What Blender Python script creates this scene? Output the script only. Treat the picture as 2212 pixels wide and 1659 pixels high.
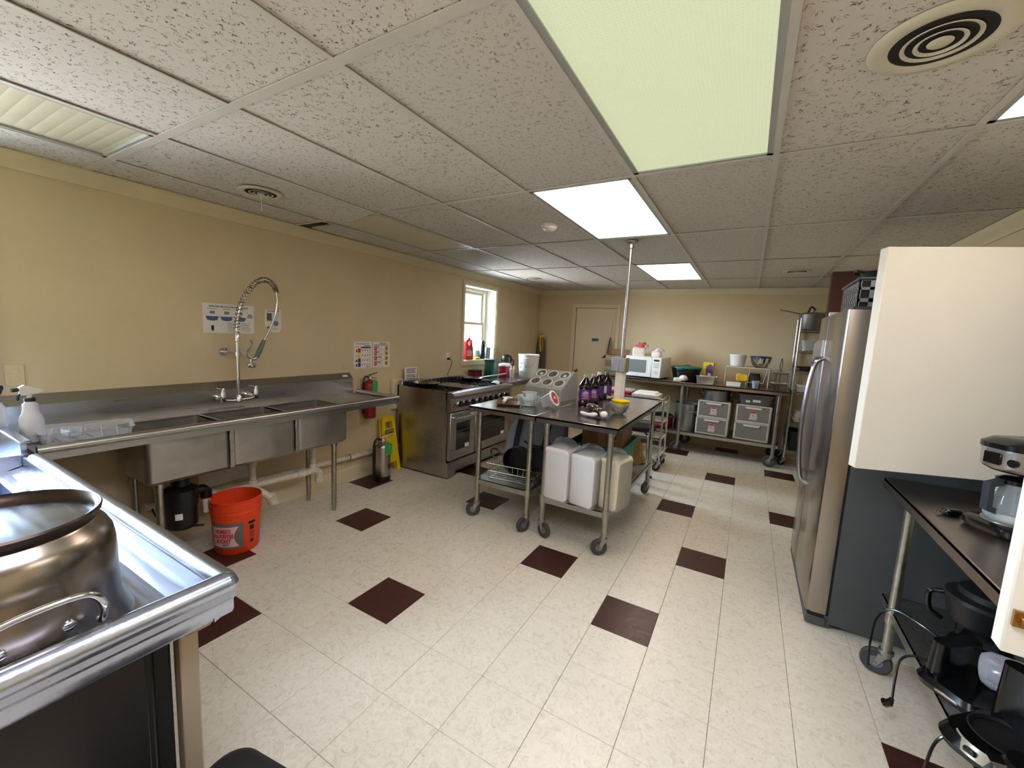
import bpy, math, random
from mathutils import Vector, Matrix, Euler
R = math.radians
random.seed(7)
sc = bpy.context.scene
COL = sc.collection
for o in list(bpy.data.objects):
    bpy.data.objects.remove(o)

# ------------------------------------------------------------------ camera
F_PX, YAW, PITCH, ROLL = 889.31, 0.517146, -0.121290, 0.048742
CAM = Vector((0.6004, -2.0535, 1.5549))
cy, sy, cp, sp = math.cos(YAW), math.sin(YAW), math.cos(PITCH), math.sin(PITCH)
fwd = Vector((-sy * cp, cy * cp, sp)); right = Vector((cy, sy, 0)); up = right.cross(fwd)
cr, sr = math.cos(ROLL), math.sin(ROLL)
r2 = cr * right + sr * up; u2 = -sr * right + cr * up
cam = bpy.data.cameras.new('camera'); cam_o = bpy.data.objects.new('camera', cam); COL.objects.link(cam_o)
cam.sensor_width = 36; cam.lens = F_PX / 2212 * 36; cam.clip_start = 0.02
m = Matrix((r2, u2, -fwd)).transposed().to_4x4(); m.translation = CAM
cam_o.matrix_world = m
sc.camera = cam_o

# ------------------------------------------------------------------ world, exposure
w = bpy.data.worlds.new('sky'); sc.world = w; w.use_nodes = True
bg = w.node_tree.nodes['Background']
wn = w.node_tree.nodes; wl = w.node_tree.links
w_tc = wn.new('ShaderNodeTexCoord'); w_sx = wn.new('ShaderNodeSeparateXYZ'); w_mr = wn.new('ShaderNodeMapRange'); w_mx = wn.new('ShaderNodeMix'); w_mx.data_type = 'RGBA'
wl.new(w_tc.outputs['Generated'], w_sx.inputs[0]); wl.new(w_sx.outputs['Z'], w_mr.inputs['Value']); w_mr.inputs['From Min'].default_value = -.04; w_mr.inputs['From Max'].default_value = .04
w_mx.inputs['A'].default_value = (.26, .28, .29, 1)      # pale ground outside
w_mx.inputs['B'].default_value = (0.60, 0.79, 1.0, 1)    # bright sky
wl.new(w_mr.outputs['Result'], w_mx.inputs['Factor']); wl.new(w_mx.outputs['Result'], bg.inputs['Color'])
bg.inputs['Strength'].default_value = 70.0
sc.view_settings.view_transform = 'Standard'; sc.view_settings.look = 'None'
sc.view_settings.exposure = 0.67; sc.view_settings.gamma = 1.0
sc.view_settings.use_curve_mapping = False
# strength of the ceiling lamps' lenses
LAMP = 4.5
cyc = sc.cycles
cyc.max_bounces = 8; cyc.diffuse_bounces = 5; cyc.glossy_bounces = 4; cyc.transmission_bounces = 4; cyc.transparent_max_bounces = 10
cyc.caustics_reflective = False; cyc.caustics_refractive = False; cyc.sample_clamp_indirect = 6.0
cyc.use_adaptive_sampling = True; cyc.adaptive_threshold = 0.05

# daylight entering through the two window openings (sampling portals for the sky)
for (px_, py_, pz_, sy_, sz_) in ((-2.82, -2.0, 1.62, .78, 1.22), (-2.97, 2.92, 1.67, .80, 1.04)):
    la = bpy.data.lights.new('window_daylight', 'AREA'); la.shape = 'RECTANGLE'; la.size = sz_; la.size_y = sy_; la.cycles.is_portal = True
    lo = bpy.data.objects.new('window_daylight', la); COL.objects.link(lo); lo.location = (px_, py_, pz_); lo.rotation_euler = (0, R(-90), 0)

# ------------------------------------------------------------------ helpers
def lin(c):
    return tuple(((v / 255) / 12.92 if v / 255 <= .04045 else ((v / 255 + .055) / 1.055) ** 2.4) for v in c)

class MB:
    """collects faces of one mesh"""
    def __init__(s): s.v = []; s.f = []
    def add(s, vs, fs):
        n = len(s.v); s.v += [tuple(v) for v in vs]; s.f += [tuple(i + n for i in f) for f in fs]; return s
    def box(s, x0, x1, y0, y1, z0, z1, M=None):
        vs = [(x, y, z) for z in (z0, z1) for y in (y0, y1) for x in (x0, x1)]
        if M is not None: vs = [M @ Vector(v) for v in vs]
        return s.add(vs, [(0, 2, 3, 1), (4, 5, 7, 6), (0, 1, 5, 4), (2, 6, 7, 3), (0, 4, 6, 2), (1, 3, 7, 5)])
    def cbox(s, x0, x1, y0, y1, z0, z1, c=.004, M=None):
        """box with chamfered edges"""
        c = min(c, (x1 - x0) * .45, (y1 - y0) * .45, (z1 - z0) * .45)
        X = ((x0, x0 + c), (x1, x1 - c)); Y = ((y0, y0 + c), (y1, y1 - c)); Z = ((z0, z0 + c), (z1, z1 - c))
        vs = []; ix = {}
        for i in (0, 1):
            for j in (0, 1):
                for k in (0, 1):
                    for a in range(3):
                        ix[i, j, k, a] = len(vs)
                        vs.append((X[i][0 if a == 0 else 1], Y[j][0 if a == 1 else 1], Z[k][0 if a == 2 else 1]))
        fs = []
        for a in range(3):
            for d in (0, 1):
                q = []
                for (p, r) in ((0, 0), (1, 0), (1, 1), (0, 1)):
                    t = [0, 0, 0]; t[a] = d; t[(a + 1) % 3] = p; t[(a + 2) % 3] = r
                    q.append(ix[t[0], t[1], t[2], a])
                fs.append(q if d else q[::-1])
        for a in range(3):
            b, e = (a + 1) % 3, (a + 2) % 3
            for p in (0, 1):
                for r in (0, 1):
                    t0 = [0, 0, 0]; t0[b] = p; t0[e] = r; t1 = list(t0); t1[a] = 1
                    q = [ix[(*t0, b)], ix[(*t1, b)], ix[(*t1, e)], ix[(*t0, e)]]
                    fs.append(q if p != r else q[::-1])
        for i in (0, 1):
            for j in (0, 1):
                for k in (0, 1):
                    q = [ix[i, j, k, 0], ix[i, j, k, 1], ix[i, j, k, 2]]
                    fs.append(q if (i + j + k) % 2 else q[::-1])
        if M is not None: vs = [M @ Vector(v) for v in vs]
        return s.add(vs, fs)
    def cyl(s, p0, p1, r0, r1=None, n=16, caps=True):
        r1 = r0 if r1 is None else r1
        p0 = Vector(p0); p1 = Vector(p1); d = (p1 - p0).normalized()
        a = d.orthogonal().normalized(); b = d.cross(a)
        vs = []
        for p, r in ((p0, r0), (p1, r1)):
            vs += [p + r * (math.cos(2 * math.pi * i / n) * a + math.sin(2 * math.pi * i / n) * b) for i in range(n)]
        fs = [(i, (i + 1) % n, n + (i + 1) % n, n + i) for i in range(n)]
        if caps: fs += [tuple(range(n))[::-1], tuple(range(n, 2 * n))]
        return s.add(vs, fs)
    def tube(s, pts, r, n=8, closed=False, caps=True):
        P = [Vector(p) for p in pts]; m = len(P); vs = []
        prev = None
        rr = r if hasattr(r, '__len__') else [r] * m
        if len(rr) != m:
            k_ = len(rr) - 1; rr = [rr[min(int(i * k_ / (m - 1)), k_ - 1)] * (1 - (i * k_ / (m - 1) - min(int(i * k_ / (m - 1)), k_ - 1))) + rr[min(int(i * k_ / (m - 1)), k_ - 1) + 1] * (i * k_ / (m - 1) - min(int(i * k_ / (m - 1)), k_ - 1)) for i in range(m)]
        for i in range(m):
            if closed: t = P[(i + 1) % m] - P[i - 1]
            else: t = P[min(i + 1, m - 1)] - P[max(i - 1, 0)]
            t.normalize()
            if prev is None: a = t.orthogonal().normalized()
            else:
                a = prev - prev.dot(t) * t
                a = a.normalized() if a.length > 1e-6 else t.orthogonal().normalized()
            prev = a; b = t.cross(a)
            vs += [P[i] + rr[i] * (math.cos(2 * math.pi * k / n) * a + math.sin(2 * math.pi * k / n) * b) for k in range(n)]
        fs = []
        for i in range(m if closed else m - 1):
            j = (i + 1) % m
            fs += [(i * n + k, i * n + (k + 1) % n, j * n + (k + 1) % n, j * n + k) for k in range(n)]
        if caps and not closed: fs += [tuple(range(n))[::-1], tuple(range((m - 1) * n, m * n))]
        return s.add(vs, fs)
    def lathe(s, prof, n=24, c=(0, 0, 0), M=None, sx=1, sy=1):
        """prof: (r, z) list; r=0 ends are closed to a point"""
        vs = []; rings = []
        for (r, z) in prof:
            if r < 1e-6: rings.append([len(vs)]); vs.append((0, 0, z))
            else:
                rings.append(list(range(len(vs), len(vs) + n)))
                vs += [(r * sx * math.cos(2 * math.pi * i / n), r * sy * math.sin(2 * math.pi * i / n), z) for i in range(n)]
        fs = []
        for a, b in zip(rings, rings[1:]):
            for i in range(n):
                j = (i + 1) % n
                if len(a) == 1 and len(b) == 1: continue
                if len(a) == 1: fs.append((a[0], b[j], b[i]))
                elif len(b) == 1: fs.append((a[i], a[j], b[0]))
                else: fs.append((a[i], a[j], b[j], b[i]))
        vs = [Vector(v) + Vector(c) if M is None else M @ Vector(v) for v in vs]
        return s.add(vs, fs)
    def prism(s, poly, axis, t0, t1, M=None):
        """polygon extruded along axis 0/1/2; poly in the two other axes (in x,y,z order)"""
        n = len(poly); vs = []
        for t in (t0, t1):
            for (a, b) in poly:
                vs.append((t, a, b) if axis == 0 else (a, t, b) if axis == 1 else (a, b, t))
        fs = [(i, (i + 1) % n, n + (i + 1) % n, n + i) for i in range(n)] + [tuple(range(n))[::-1], tuple(range(n, 2 * n))]
        if M is not None: vs = [M @ Vector(v) for v in vs]
        return s.add(vs, fs)
    def surf(s, fn, nu, nv, closed_u=False):
        vs = [fn(i / nu, j / nv) for j in range(nv + 1) for i in range(nu if closed_u else nu + 1)]
        w_ = nu if closed_u else nu + 1
        fs = [(j * w_ + i, j * w_ + (i + 1) % w_, (j + 1) * w_ + (i + 1) % w_, (j + 1) * w_ + i) for j in range(nv) for i in range(nu)]
        return s.add(vs, fs)
    def mesh(s, name, mt, angle=38):
        me = bpy.data.meshes.new(name); me.from_pydata(s.v, [], s.f)
        me.polygons.foreach_set('use_smooth', [True] * len(me.polygons))
        me.set_sharp_from_angle(angle=R(angle))
        if mt is not None: me.materials.append(mt)
        me.update()
        return me
    def build(s, name, mt, parent=None, loc=None, rot=None, angle=38, fix=True):
        me = s.mesh(name, mt, angle)
        if fix:
            import bmesh
            b = bmesh.new(); b.from_mesh(me); bmesh.ops.recalc_face_normals(b, faces=b.faces); b.to_mesh(me); b.free()
        o = bpy.data.objects.new(name, me); COL.objects.link(o)
        if parent is not None: o.parent = parent
        if loc is not None: o.location = loc
        if rot is not None: o.rotation_euler = rot
        return o

def tag(o, label, cat, group=None):
    o['label'] = label; o['category'] = cat
    if group: o['group'] = group
    return o
def struct(o, label=None):
    o['kind'] = 'structure'
    if label: o['label'] = label
    return o
def thing(name, label, cat, loc=(0, 0, 0), rz=0, group=None, rot=None):
    o = bpy.data.objects.new(name, None); o.empty_display_size = .05; COL.objects.link(o)
    o.location = loc; o.rotation_euler = rot or (0, 0, rz)
    return tag(o, label, cat, group)
def copy_tree(o, parent=None, loc=None, rz=None, label=None, group=None):
    c = o.copy(); COL.objects.link(c)
    if parent is not None: c.parent = parent
    if loc is not None: c.location = loc
    if rz is not None: c.rotation_euler = (0, 0, rz)
    if label: c['label'] = label
    if group: c['group'] = group
    for ch in o.children: copy_tree(ch, c)
    return c
def part(name, mt, parent, fn, loc=None, rot=None, angle=38, label=None):
    b = MB(); fn(b); o = b.build(name, mt, parent, loc, rot, angle)
    if label: o['label'] = label
    return o
def dup(o, loc=None, rot=None, parent='same'):
    c = o.copy(); COL.objects.link(c); c.parent = o.parent if parent == 'same' else parent
    if loc is not None: c.location = loc
    if rot is not None: c.rotation_euler = rot
    return c
def text(name, s, size, mt, parent, loc, rot=(0, 0, 0), align='CENTER', width=None, ext=.0004, bend=None, bold=0.0, shear=0):
    cu = bpy.data.curves.new(name, 'FONT'); cu.body = s; cu.size = size; cu.align_x = align; cu.align_y = 'CENTER'
    cu.extrude = ext; cu.offset = bold; cu.resolution_u = 2; cu.shear = shear
    t = bpy.data.objects.new(name, cu); me = bpy.data.meshes.new_from_object(t)
    bpy.data.objects.remove(t); bpy.data.curves.remove(cu)
    if width and len(me.vertices):
        xs = [v.co.x for v in me.vertices]; k = width / max(1e-6, max(xs) - min(xs))
        for v in me.vertices: v.co.x *= k
    if bend:  # wrap local x round a vertical cylinder of radius bend; local y up, z outward
        for v in me.vertices:
            a = v.co.x / bend; r = bend + v.co.z
            v.co = (r * math.sin(a), v.co.y, r * math.cos(a) - bend)
    me.materials.clear(); me.materials.append(mt); me.name = name
    o = bpy.data.objects.new(name, me); COL.objects.link(o); o.parent = parent; o.location = loc; o.rotation_euler = rot
    return o
def bez(p, n=10):
    """smooth Catmull-Rom through points"""
    P = [Vector(q) for q in p]; P = [2 * P[0] - P[1]] + P + [2 * P[-1] - P[-2]]; out = []
    for i in range(1, len(P) - 2):
        for k in range(n):
            t = k / n
            out.append(.5 * ((2 * P[i]) + (-P[i - 1] + P[i + 1]) * t + (2 * P[i - 1] - 5 * P[i] + 4 * P[i + 1] - P[i + 2]) * t * t + (-P[i - 1] + 3 * P[i] - 3 * P[i + 1] + P[i + 2]) * t ** 3))
    out.append(P[-2]); return out

# ------------------------------------------------------------------ materials
MATS = {}
def mat(name, rgb, rough=.5, metal=0., spec=.5, noise=0., nscale=40., bump=0., bscale=200., stretch=None, trans=0., ior=1.45, alpha=1., rnoise=0., coat=0., emit=None, estr=0., dirt=None, dscale=6.):
    if name in MATS: return MATS[name]
    m = bpy.data.materials.new(name); m.use_nodes = True; MATS[name] = m
    nt = m.node_tree; N = nt.nodes; L = nt.links; b = N['Principled BSDF']
    c = lin(rgb)
    b.inputs['Base Color'].default_value = (*c, 1); b.inputs['Roughness'].default_value = rough; b.inputs['Metallic'].default_value = metal
    b.inputs['Specular IOR Level'].default_value = spec; b.inputs['IOR'].default_value = ior
    b.inputs['Transmission Weight'].default_value = trans; b.inputs['Alpha'].default_value = alpha
    b.inputs['Coat Weight'].default_value = coat; b.inputs['Coat Roughness'].default_value = .1
    if emit: b.inputs['Emission Color'].default_value = (*lin(emit), 1); b.inputs['Emission Strength'].default_value = estr
    if noise or bump or rnoise or dirt:
        tc = N.new('ShaderNodeTexCoord'); mp = N.new('ShaderNodeMapping'); oi = N.new('ShaderNodeObjectInfo')
        cb = N.new('ShaderNodeMath'); cb.operation = 'MULTIPLY'; cb.inputs[1].default_value = 17.0
        L.new(oi.outputs['Random'], cb.inputs[0])
        L.new(tc.outputs['Object'], mp.inputs['Vector']); L.new(cb.outputs[0], mp.inputs['Location'])
        if stretch: mp.inputs['Scale'].default_value = stretch
        def nz(scale, detail=3):
            n = N.new('ShaderNodeTexNoise'); n.inputs['Scale'].default_value = scale; n.inputs['Detail'].default_value = detail
            L.new(mp.outputs['Vector'], n.inputs['Vector']); return n
        src = None
        if noise:
            n = nz(nscale); mr = N.new('ShaderNodeMapRange'); mr.inputs['From Min'].default_value = .3; mr.inputs['From Max'].default_value = .7
            mr.inputs['To Min'].default_value = 1 - noise; mr.inputs['To Max'].default_value = 1 + noise
            L.new(n.outputs['Fac'], mr.inputs['Value'])
            mx = N.new('ShaderNodeMix'); mx.data_type = 'RGBA'; mx.blend_type = 'MULTIPLY'; mx.inputs['Factor'].default_value = 1
            mx.inputs['A'].default_value = (*c, 1); L.new(mr.outputs['Result'], mx.inputs['B']); src = mx.outputs['Result']
        if dirt:
            n = nz(dscale, 5); mr = N.new('ShaderNodeMapRange'); mr.inputs['From Min'].default_value = .55; mr.inputs['From Max'].default_value = .72
            mr.inputs['To Min'].default_value = 0; mr.inputs['To Max'].default_value = dirt[1]
            L.new(n.outputs['Fac'], mr.inputs['Value'])
            mx = N.new('ShaderNodeMix'); mx.data_type = 'RGBA'; L.new(mr.outputs['Result'], mx.inputs['Factor'])
            if src: L.new(src, mx.inputs['A'])
            else: mx.inputs['A'].default_value = (*c, 1)
            mx.inputs['B'].default_value = (*lin(dirt[0]), 1); src = mx.outputs['Result']
        if src: L.new(src, b.inputs['Base Color'])
        if rnoise:
            n = nz(nscale * .6); mr = N.new('ShaderNodeMapRange'); mr.inputs['From Min'].default_value = .3; mr.inputs['From Max'].default_value = .7
            mr.inputs['To Min'].default_value = max(.02, rough - rnoise); mr.inputs['To Max'].default_value = rough + rnoise
            L.new(n.outputs['Fac'], mr.inputs['Value']); L.new(mr.outputs['Result'], b.inputs['Roughness'])
        if bump:
            n = nz(bscale); bp = N.new('ShaderNodeBump'); bp.inputs['Strength'].default_value = bump; bp.inputs['Distance'].default_value = .002
            L.new(n.outputs['Fac'], bp.inputs['Height']); L.new(bp.outputs['Normal'], b.inputs['Normal'])
    return m
def clear(name, rgb, a=.25, rough=.05):
    """thin clear plastic or glass sheet: part see-through, part glossy/white"""
    if name in MATS: return MATS[name]
    m = bpy.data.materials.new(name); m.use_nodes = True; MATS[name] = m
    N = m.node_tree.nodes; L = m.node_tree.links; out = N['Material Output']; b = N['Principled BSDF']
    b.inputs['Base Color'].default_value = (*lin(rgb), 1); b.inputs['Roughness'].default_value = rough
    tr = N.new('ShaderNodeBsdfTransparent'); mx = N.new('ShaderNodeMixShader'); fr = N.new('ShaderNodeFresnel'); fr.inputs['IOR'].default_value = 1.35
    ad = N.new('ShaderNodeMath'); ad.operation = 'ADD'; ad.use_clamp = True; ad.inputs[1].default_value = a
    L.new(fr.outputs[0], ad.inputs[0]); L.new(ad.outputs[0], mx.inputs[0]); L.new(tr.outputs[0], mx.inputs[1]); L.new(b.outputs[0], mx.inputs[2]); L.new(mx.outputs[0], out.inputs[0])
    return m
def emis(name, rgb, s):
    if name in MATS: return MATS[name]
    return mat(name, (230, 230, 225), .4, emit=rgb, estr=s)
def flecked(name, rgb, dark, worm_scale, width, mask_scale, mask_thr, bump=.25):
    """mineral-fibre ceiling board: short dark fissures"""
    m = bpy.data.materials.new(name); m.use_nodes = True; MATS[name] = m
    N = m.node_tree.nodes; L = m.node_tree.links; b = N['Principled BSDF']; b.inputs['Roughness'].default_value = .9; b.inputs['Specular IOR Level'].default_value = .1
    tc = N.new('ShaderNodeTexCoord'); mp = N.new('ShaderNodeMapping'); oi = N.new('ShaderNodeObjectInfo'); k = N.new('ShaderNodeMath'); k.operation = 'MULTIPLY'; k.inputs[1].default_value = 23
    L.new(oi.outputs['Random'], k.inputs[0]); L.new(tc.outputs['Object'], mp.inputs['Vector']); L.new(k.outputs[0], mp.inputs['Location'])
    n1 = N.new('ShaderNodeTexNoise'); n1.inputs['Scale'].default_value = worm_scale; n1.inputs['Detail'].default_value = 1.5; n1.inputs['Distortion'].default_value = 1.2
    n2 = N.new('ShaderNodeTexNoise'); n2.inputs['Scale'].default_value = mask_scale; n2.inputs['Detail'].default_value = 1
    for n in (n1, n2): L.new(mp.outputs[0], n.inputs['Vector'])
    s = N.new('ShaderNodeMath'); s.operation = 'SUBTRACT'; s.inputs[1].default_value = .5; L.new(n1.outputs['Fac'], s.inputs[0])
    a = N.new('ShaderNodeMath'); a.operation = 'ABSOLUTE'; L.new(s.outputs[0], a.inputs[0])
    r1 = N.new('ShaderNodeMapRange'); r1.inputs['From Min'].default_value = width; r1.inputs['From Max'].default_value = width * .4; L.new(a.outputs[0], r1.inputs['Value'])
    r2_ = N.new('ShaderNodeMapRange'); r2_.inputs['From Min'].default_value = mask_thr; r2_.inputs['From Max'].default_value = mask_thr + .04; L.new(n2.outputs['Fac'], r2_.inputs['Value'])
    mu = N.new('ShaderNodeMath'); mu.operation = 'MULTIPLY'; L.new(r1.outputs[0], mu.inputs[0]); L.new(r2_.outputs[0], mu.inputs[1])
    mx = N.new('ShaderNodeMix'); mx.data_type = 'RGBA'; mx.inputs['A'].default_value = (*lin(rgb), 1); mx.inputs['B'].default_value = (*lin(dark), 1)
    L.new(mu.outputs[0], mx.inputs['Factor']); L.new(mx.outputs['Result'], b.inputs['Base Color'])
    bp = N.new('ShaderNodeBump'); bp.invert = True; bp.inputs['Strength'].default_value = bump; bp.inputs['Distance'].default_value = .003
    L.new(mu.outputs[0], bp.inputs['Height']); L.new(bp.outputs[0], b.inputs['Normal'])
    return m
def floor_mat(name, rgb, fleck, amt, rough, light=None):
    m = bpy.data.materials.new(name); m.use_nodes = True; MATS[name] = m
    N = m.node_tree.nodes; L = m.node_tree.links; b = N['Principled BSDF']
    tc = N.new('ShaderNodeTexCoord'); mp = N.new('ShaderNodeMapping'); oi = N.new('ShaderNodeObjectInfo'); k = N.new('ShaderNodeMath'); k.operation = 'MULTIPLY'; k.inputs[1].default_value = 31
    L.new(oi.outputs['Random'], k.inputs[0]); L.new(tc.outputs['Object'], mp.inputs['Vector']); L.new(k.outputs[0], mp.inputs['Location'])
    n1 = N.new('ShaderNodeTexNoise'); n1.inputs['Scale'].default_value = 26; n1.inputs['Detail'].default_value = 5; n1.inputs['Roughness'].default_value = .65; n1.inputs['Distortion'].default_value = 1.6
    n2 = N.new('ShaderNodeTexNoise'); n2.inputs['Scale'].default_value = 60; n2.inputs['Detail'].default_value = 2; n2.inputs['Distortion'].default_value = 2
    n3 = N.new('ShaderNodeTexNoise'); n3.inputs['Scale'].default_value = 2.5; n3.inputs['Detail'].default_value = 4
    for n in (n1, n2): L.new(mp.outputs[0], n.inputs['Vector'])
    L.new(tc.outputs['Object'], n3.inputs['Vector'])
    def rng(n, a, c): 
        r = N.new('ShaderNodeMapRange'); r.inputs['From Min'].default_value = a; r.inputs['From Max'].default_value = c; L.new(n.outputs['Fac'], r.inputs['Value']); return r
    ra = rng(n1, .42, .72); rb = rng(n2, .66, .74)
    base = lin(rgb); lt = lin(light or tuple(min(255, v + 10) for v in rgb))
    m1 = N.new('ShaderNodeMix'); m1.data_type = 'RGBA'; m1.inputs['A'].default_value = (*base, 1); m1.inputs['B'].default_value = (*lt, 1); L.new(ra.outputs[0], m1.inputs['Factor'])
    sc_ = N.new('ShaderNodeMath'); sc_.operation = 'MULTIPLY'; sc_.inputs[1].default_value = amt; L.new(rb.outputs[0], sc_.inputs[0])
    m2 = N.new('ShaderNodeMix'); m2.data_type = 'RGBA'; L.new(m1.outputs['Result'], m2.inputs['A']); m2.inputs['B'].default_value = (*lin(fleck), 1); L.new(sc_.outputs[0], m2.inputs['Factor'])
    L.new(m2.outputs['Result'], b.inputs['Base Color'])
    rr = N.new('ShaderNodeMapRange'); rr.inputs['From Min'].default_value = .35; rr.inputs['From Max'].default_value = .65; rr.inputs['To Min'].default_value = rough - .05; rr.inputs['To Max'].default_value = rough + .06
    L.new(n1.outputs['Fac'], rr.inputs['Value']); L.new(rr.outputs[0], b.inputs['Roughness'])
    bp = N.new('ShaderNodeBump'); bp.inputs['Strength'].default_value = .08; bp.inputs['Distance'].default_value = .002
    L.new(n1.outputs['Fac'], bp.inputs['Height']); L.new(bp.outputs[0], b.inputs['Normal'])
    return m

M_wall = mat('wall_paint', (208, 190, 154), .6, noise=.03, nscale=3, bump=.12, bscale=90, spec=.25)
M_trim = mat('cream_trim', (214, 200, 164), .45, noise=.03, nscale=5)
M_white_trim = mat('white_trim', (232, 226, 205), .45, noise=.03, nscale=5)
M_fiss = flecked('fissured_board', (210, 204, 196), (112, 102, 94), 48, .034, 52, .525)
M_fine = flecked('pinhole_board', (206, 201, 193), (146, 138, 130), 80, .05, 60, .55, .15)
M_tbar = mat('grid_bar_paint', (204, 199, 190), .45, noise=.04, nscale=12)
M_plenum = mat('plenum_dark', (30, 28, 26), .9)
M_vinyl = floor_mat('cream_vinyl', (212, 204, 184), (134, 116, 92), .55, .30, (226, 219, 202))
M_brown = floor_mat('brown_vinyl', (58, 30, 26), (26, 12, 10), .6, .34, (78, 44, 38))
M_joint = mat('floor_joint', (120, 108, 88), .8)
M_steel = mat('brushed_steel', (178, 176, 172), .30, 1., noise=.025, nscale=160, rnoise=.03, stretch=(1, .05, 1))
M_steel_x = mat('brushed_steel_cross', (176, 172, 168), .27, 1., noise=.025, nscale=160, rnoise=.03, stretch=(.05, 1, 1))
M_steel_dull = mat('dull_steel', (172, 168, 160), .40, 1., noise=.08, nscale=10, rnoise=.06, dirt=((110, 104, 96), .4), dscale=5)
M_top = mat('worktop_steel', (168, 164, 160), .24, 1., noise=.05, nscale=9, rnoise=.05)
M_zinc = mat('galvanised_steel', (168, 168, 164), .38, 1., noise=.14, nscale=70, rnoise=.08)
M_legs = mat('galvanised_leg', (170, 168, 158), .33, 1., noise=.10, nscale=40, dirt=((120, 104, 70), .5), dscale=14)
M_chrome = mat('chrome', (210, 210, 210), .10, 1.)
M_black = mat('black_plastic', (18, 18, 19), .35, noise=.1, nscale=30)
M_blackm = mat('black_matte', (12, 12, 12), .6)
M_iron = mat('cast_iron', (20, 20, 21), .5, .3, bump=.2, bscale=300)
M_rubber = mat('grey_rubber', (62, 62, 62), .6, noise=.08, nscale=60)
M_wheel = mat('wheel_hub', (120, 122, 122), .4, .2)
M_white = mat('white_plastic', (225, 222, 214), .35, noise=.02, nscale=20)
M_paper = mat('white_paper', (226, 222, 214), .7, noise=.02, nscale=30)
M_ink = mat('black_ink', (34, 32, 32), .7)
M_grey_ink = mat('grey_ink', (120, 122, 130), .7)
M_red = mat('red_paint', (170, 28, 26), .3, noise=.05, nscale=20)
M_red_ink = mat('red_ink', (190, 40, 44), .6)
M_blue_ink = mat('blue_ink', (70, 92, 140), .6)
M_purple_ink = mat('purple_ink', (70, 52, 104), .6)
M_yellow_ink = mat('yellow_ink', (222, 204, 70), .6)
M_orange = mat('orange_plastic', (224, 66, 24), .42, noise=.04, nscale=30)
M_yellow = mat('yellow_plastic', (236, 206, 24), .4, noise=.04, nscale=20)
M_green = mat('green_plastic', (20, 92, 74), .4)
M_greentag = mat('green_tag', (52, 150, 74), .5)
M_pvc = mat('white_pvc', (214, 204, 186), .4, noise=.08, nscale=20, dirt=((150, 130, 100), .5), dscale=12)
M_brass = mat('brass', (190, 150, 80), .25, 1.)
M_card = mat('cardboard', (128, 96, 66), .8, noise=.06, nscale=20)
M_glassy = clear('clear_glass', (225, 232, 232), .16, .03)
M_cplast = clear('clear_plastic', (214, 216, 222), .30, .12)
M_film = clear('thin_film', (230, 232, 236), .05, .1)
M_frost = clear('frosted_plastic', (196, 198, 196), .62, .35)
M_pane = clear('window_pane', (235, 242, 250), .03, .02)
# ------------------------------------------------------------------ the room
XL, XR, YN, YB, ZC = -2.80, 1.86, -2.46, 4.83, 2.36
T = .3048
def boxes(name, mt, bs, parent=None):
    b = MB()
    for q in bs: b.box(*q)
    return b.build(name, mt, parent)
def hole_wall(name, axis, p0, p1, a0, a1, z0, z1, holes, mt):
    """wall slab between p0 and p1 on axis, spanning a0..a1, with rectangular holes (a,b,zlo,zhi)"""
    b = MB(); cuts = sorted(holes); cur = a0
    def bx(u0, u1, lo, hi):
        if u1 - u0 < 1e-4 or hi - lo < 1e-4: return
        b.box(p0, p1, u0, u1, lo, hi) if axis == 0 else b.box(u0, u1, p0, p1, lo, hi)
    for (u0, u1, lo, hi) in cuts:
        bx(cur, u0, z0, z1); bx(u0, u1, z0, lo); bx(u0, u1, hi, z1); cur = u1
    bx(cur, a1, z0, z1)
    return struct(b.build(name, mt))
W1 = (2.52, 3.32, 1.145, 2.19); W2 = (-2.39, -1.59, 1.0, 2.22); HATCH = (-1.02, .66, 1.0, 2.03)
DOOR = (-2.09, -1.375, 0.0, 2.06)
wall_left = hole_wall('wall_left', 0, XL - .26, XL, YN - .2, YB + .2, -.05, 2.75, [W1, W2], M_wall)
wall_back = hole_wall('wall_back', 1, YB, YB + .15, XL, XR, -.05, 2.75, [DOOR], M_wall)
wall_right = hole_wall('wall_right', 0, XR, XR + .15, YN - .2, YB + .2, -.05, 2.75, [HATCH], M_wall)
wall_near = hole_wall('wall_near', 1, YN - .15, YN, XL, XR, -.05, 2.75, [], M_wall)
for o, l in ((wall_left, 'tan painted wall with the long steel sink and window'), (wall_back, 'tan painted far wall with the cream door'), (wall_right, 'tan painted wall behind the refrigerator'), (wall_near, 'tan painted wall behind the camera')):
    o['label'] = l
# brown painted wall stub beyond the refrigerator
st = boxes('wall_stub', mat('brown_paint', (98, 62, 52), .55, noise=.04, nscale=8), [(1.275, XR, 3.44, 3.56, 0, ZC)])
struct(st, 'brown painted wall end standing beyond the refrigerator')

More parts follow.
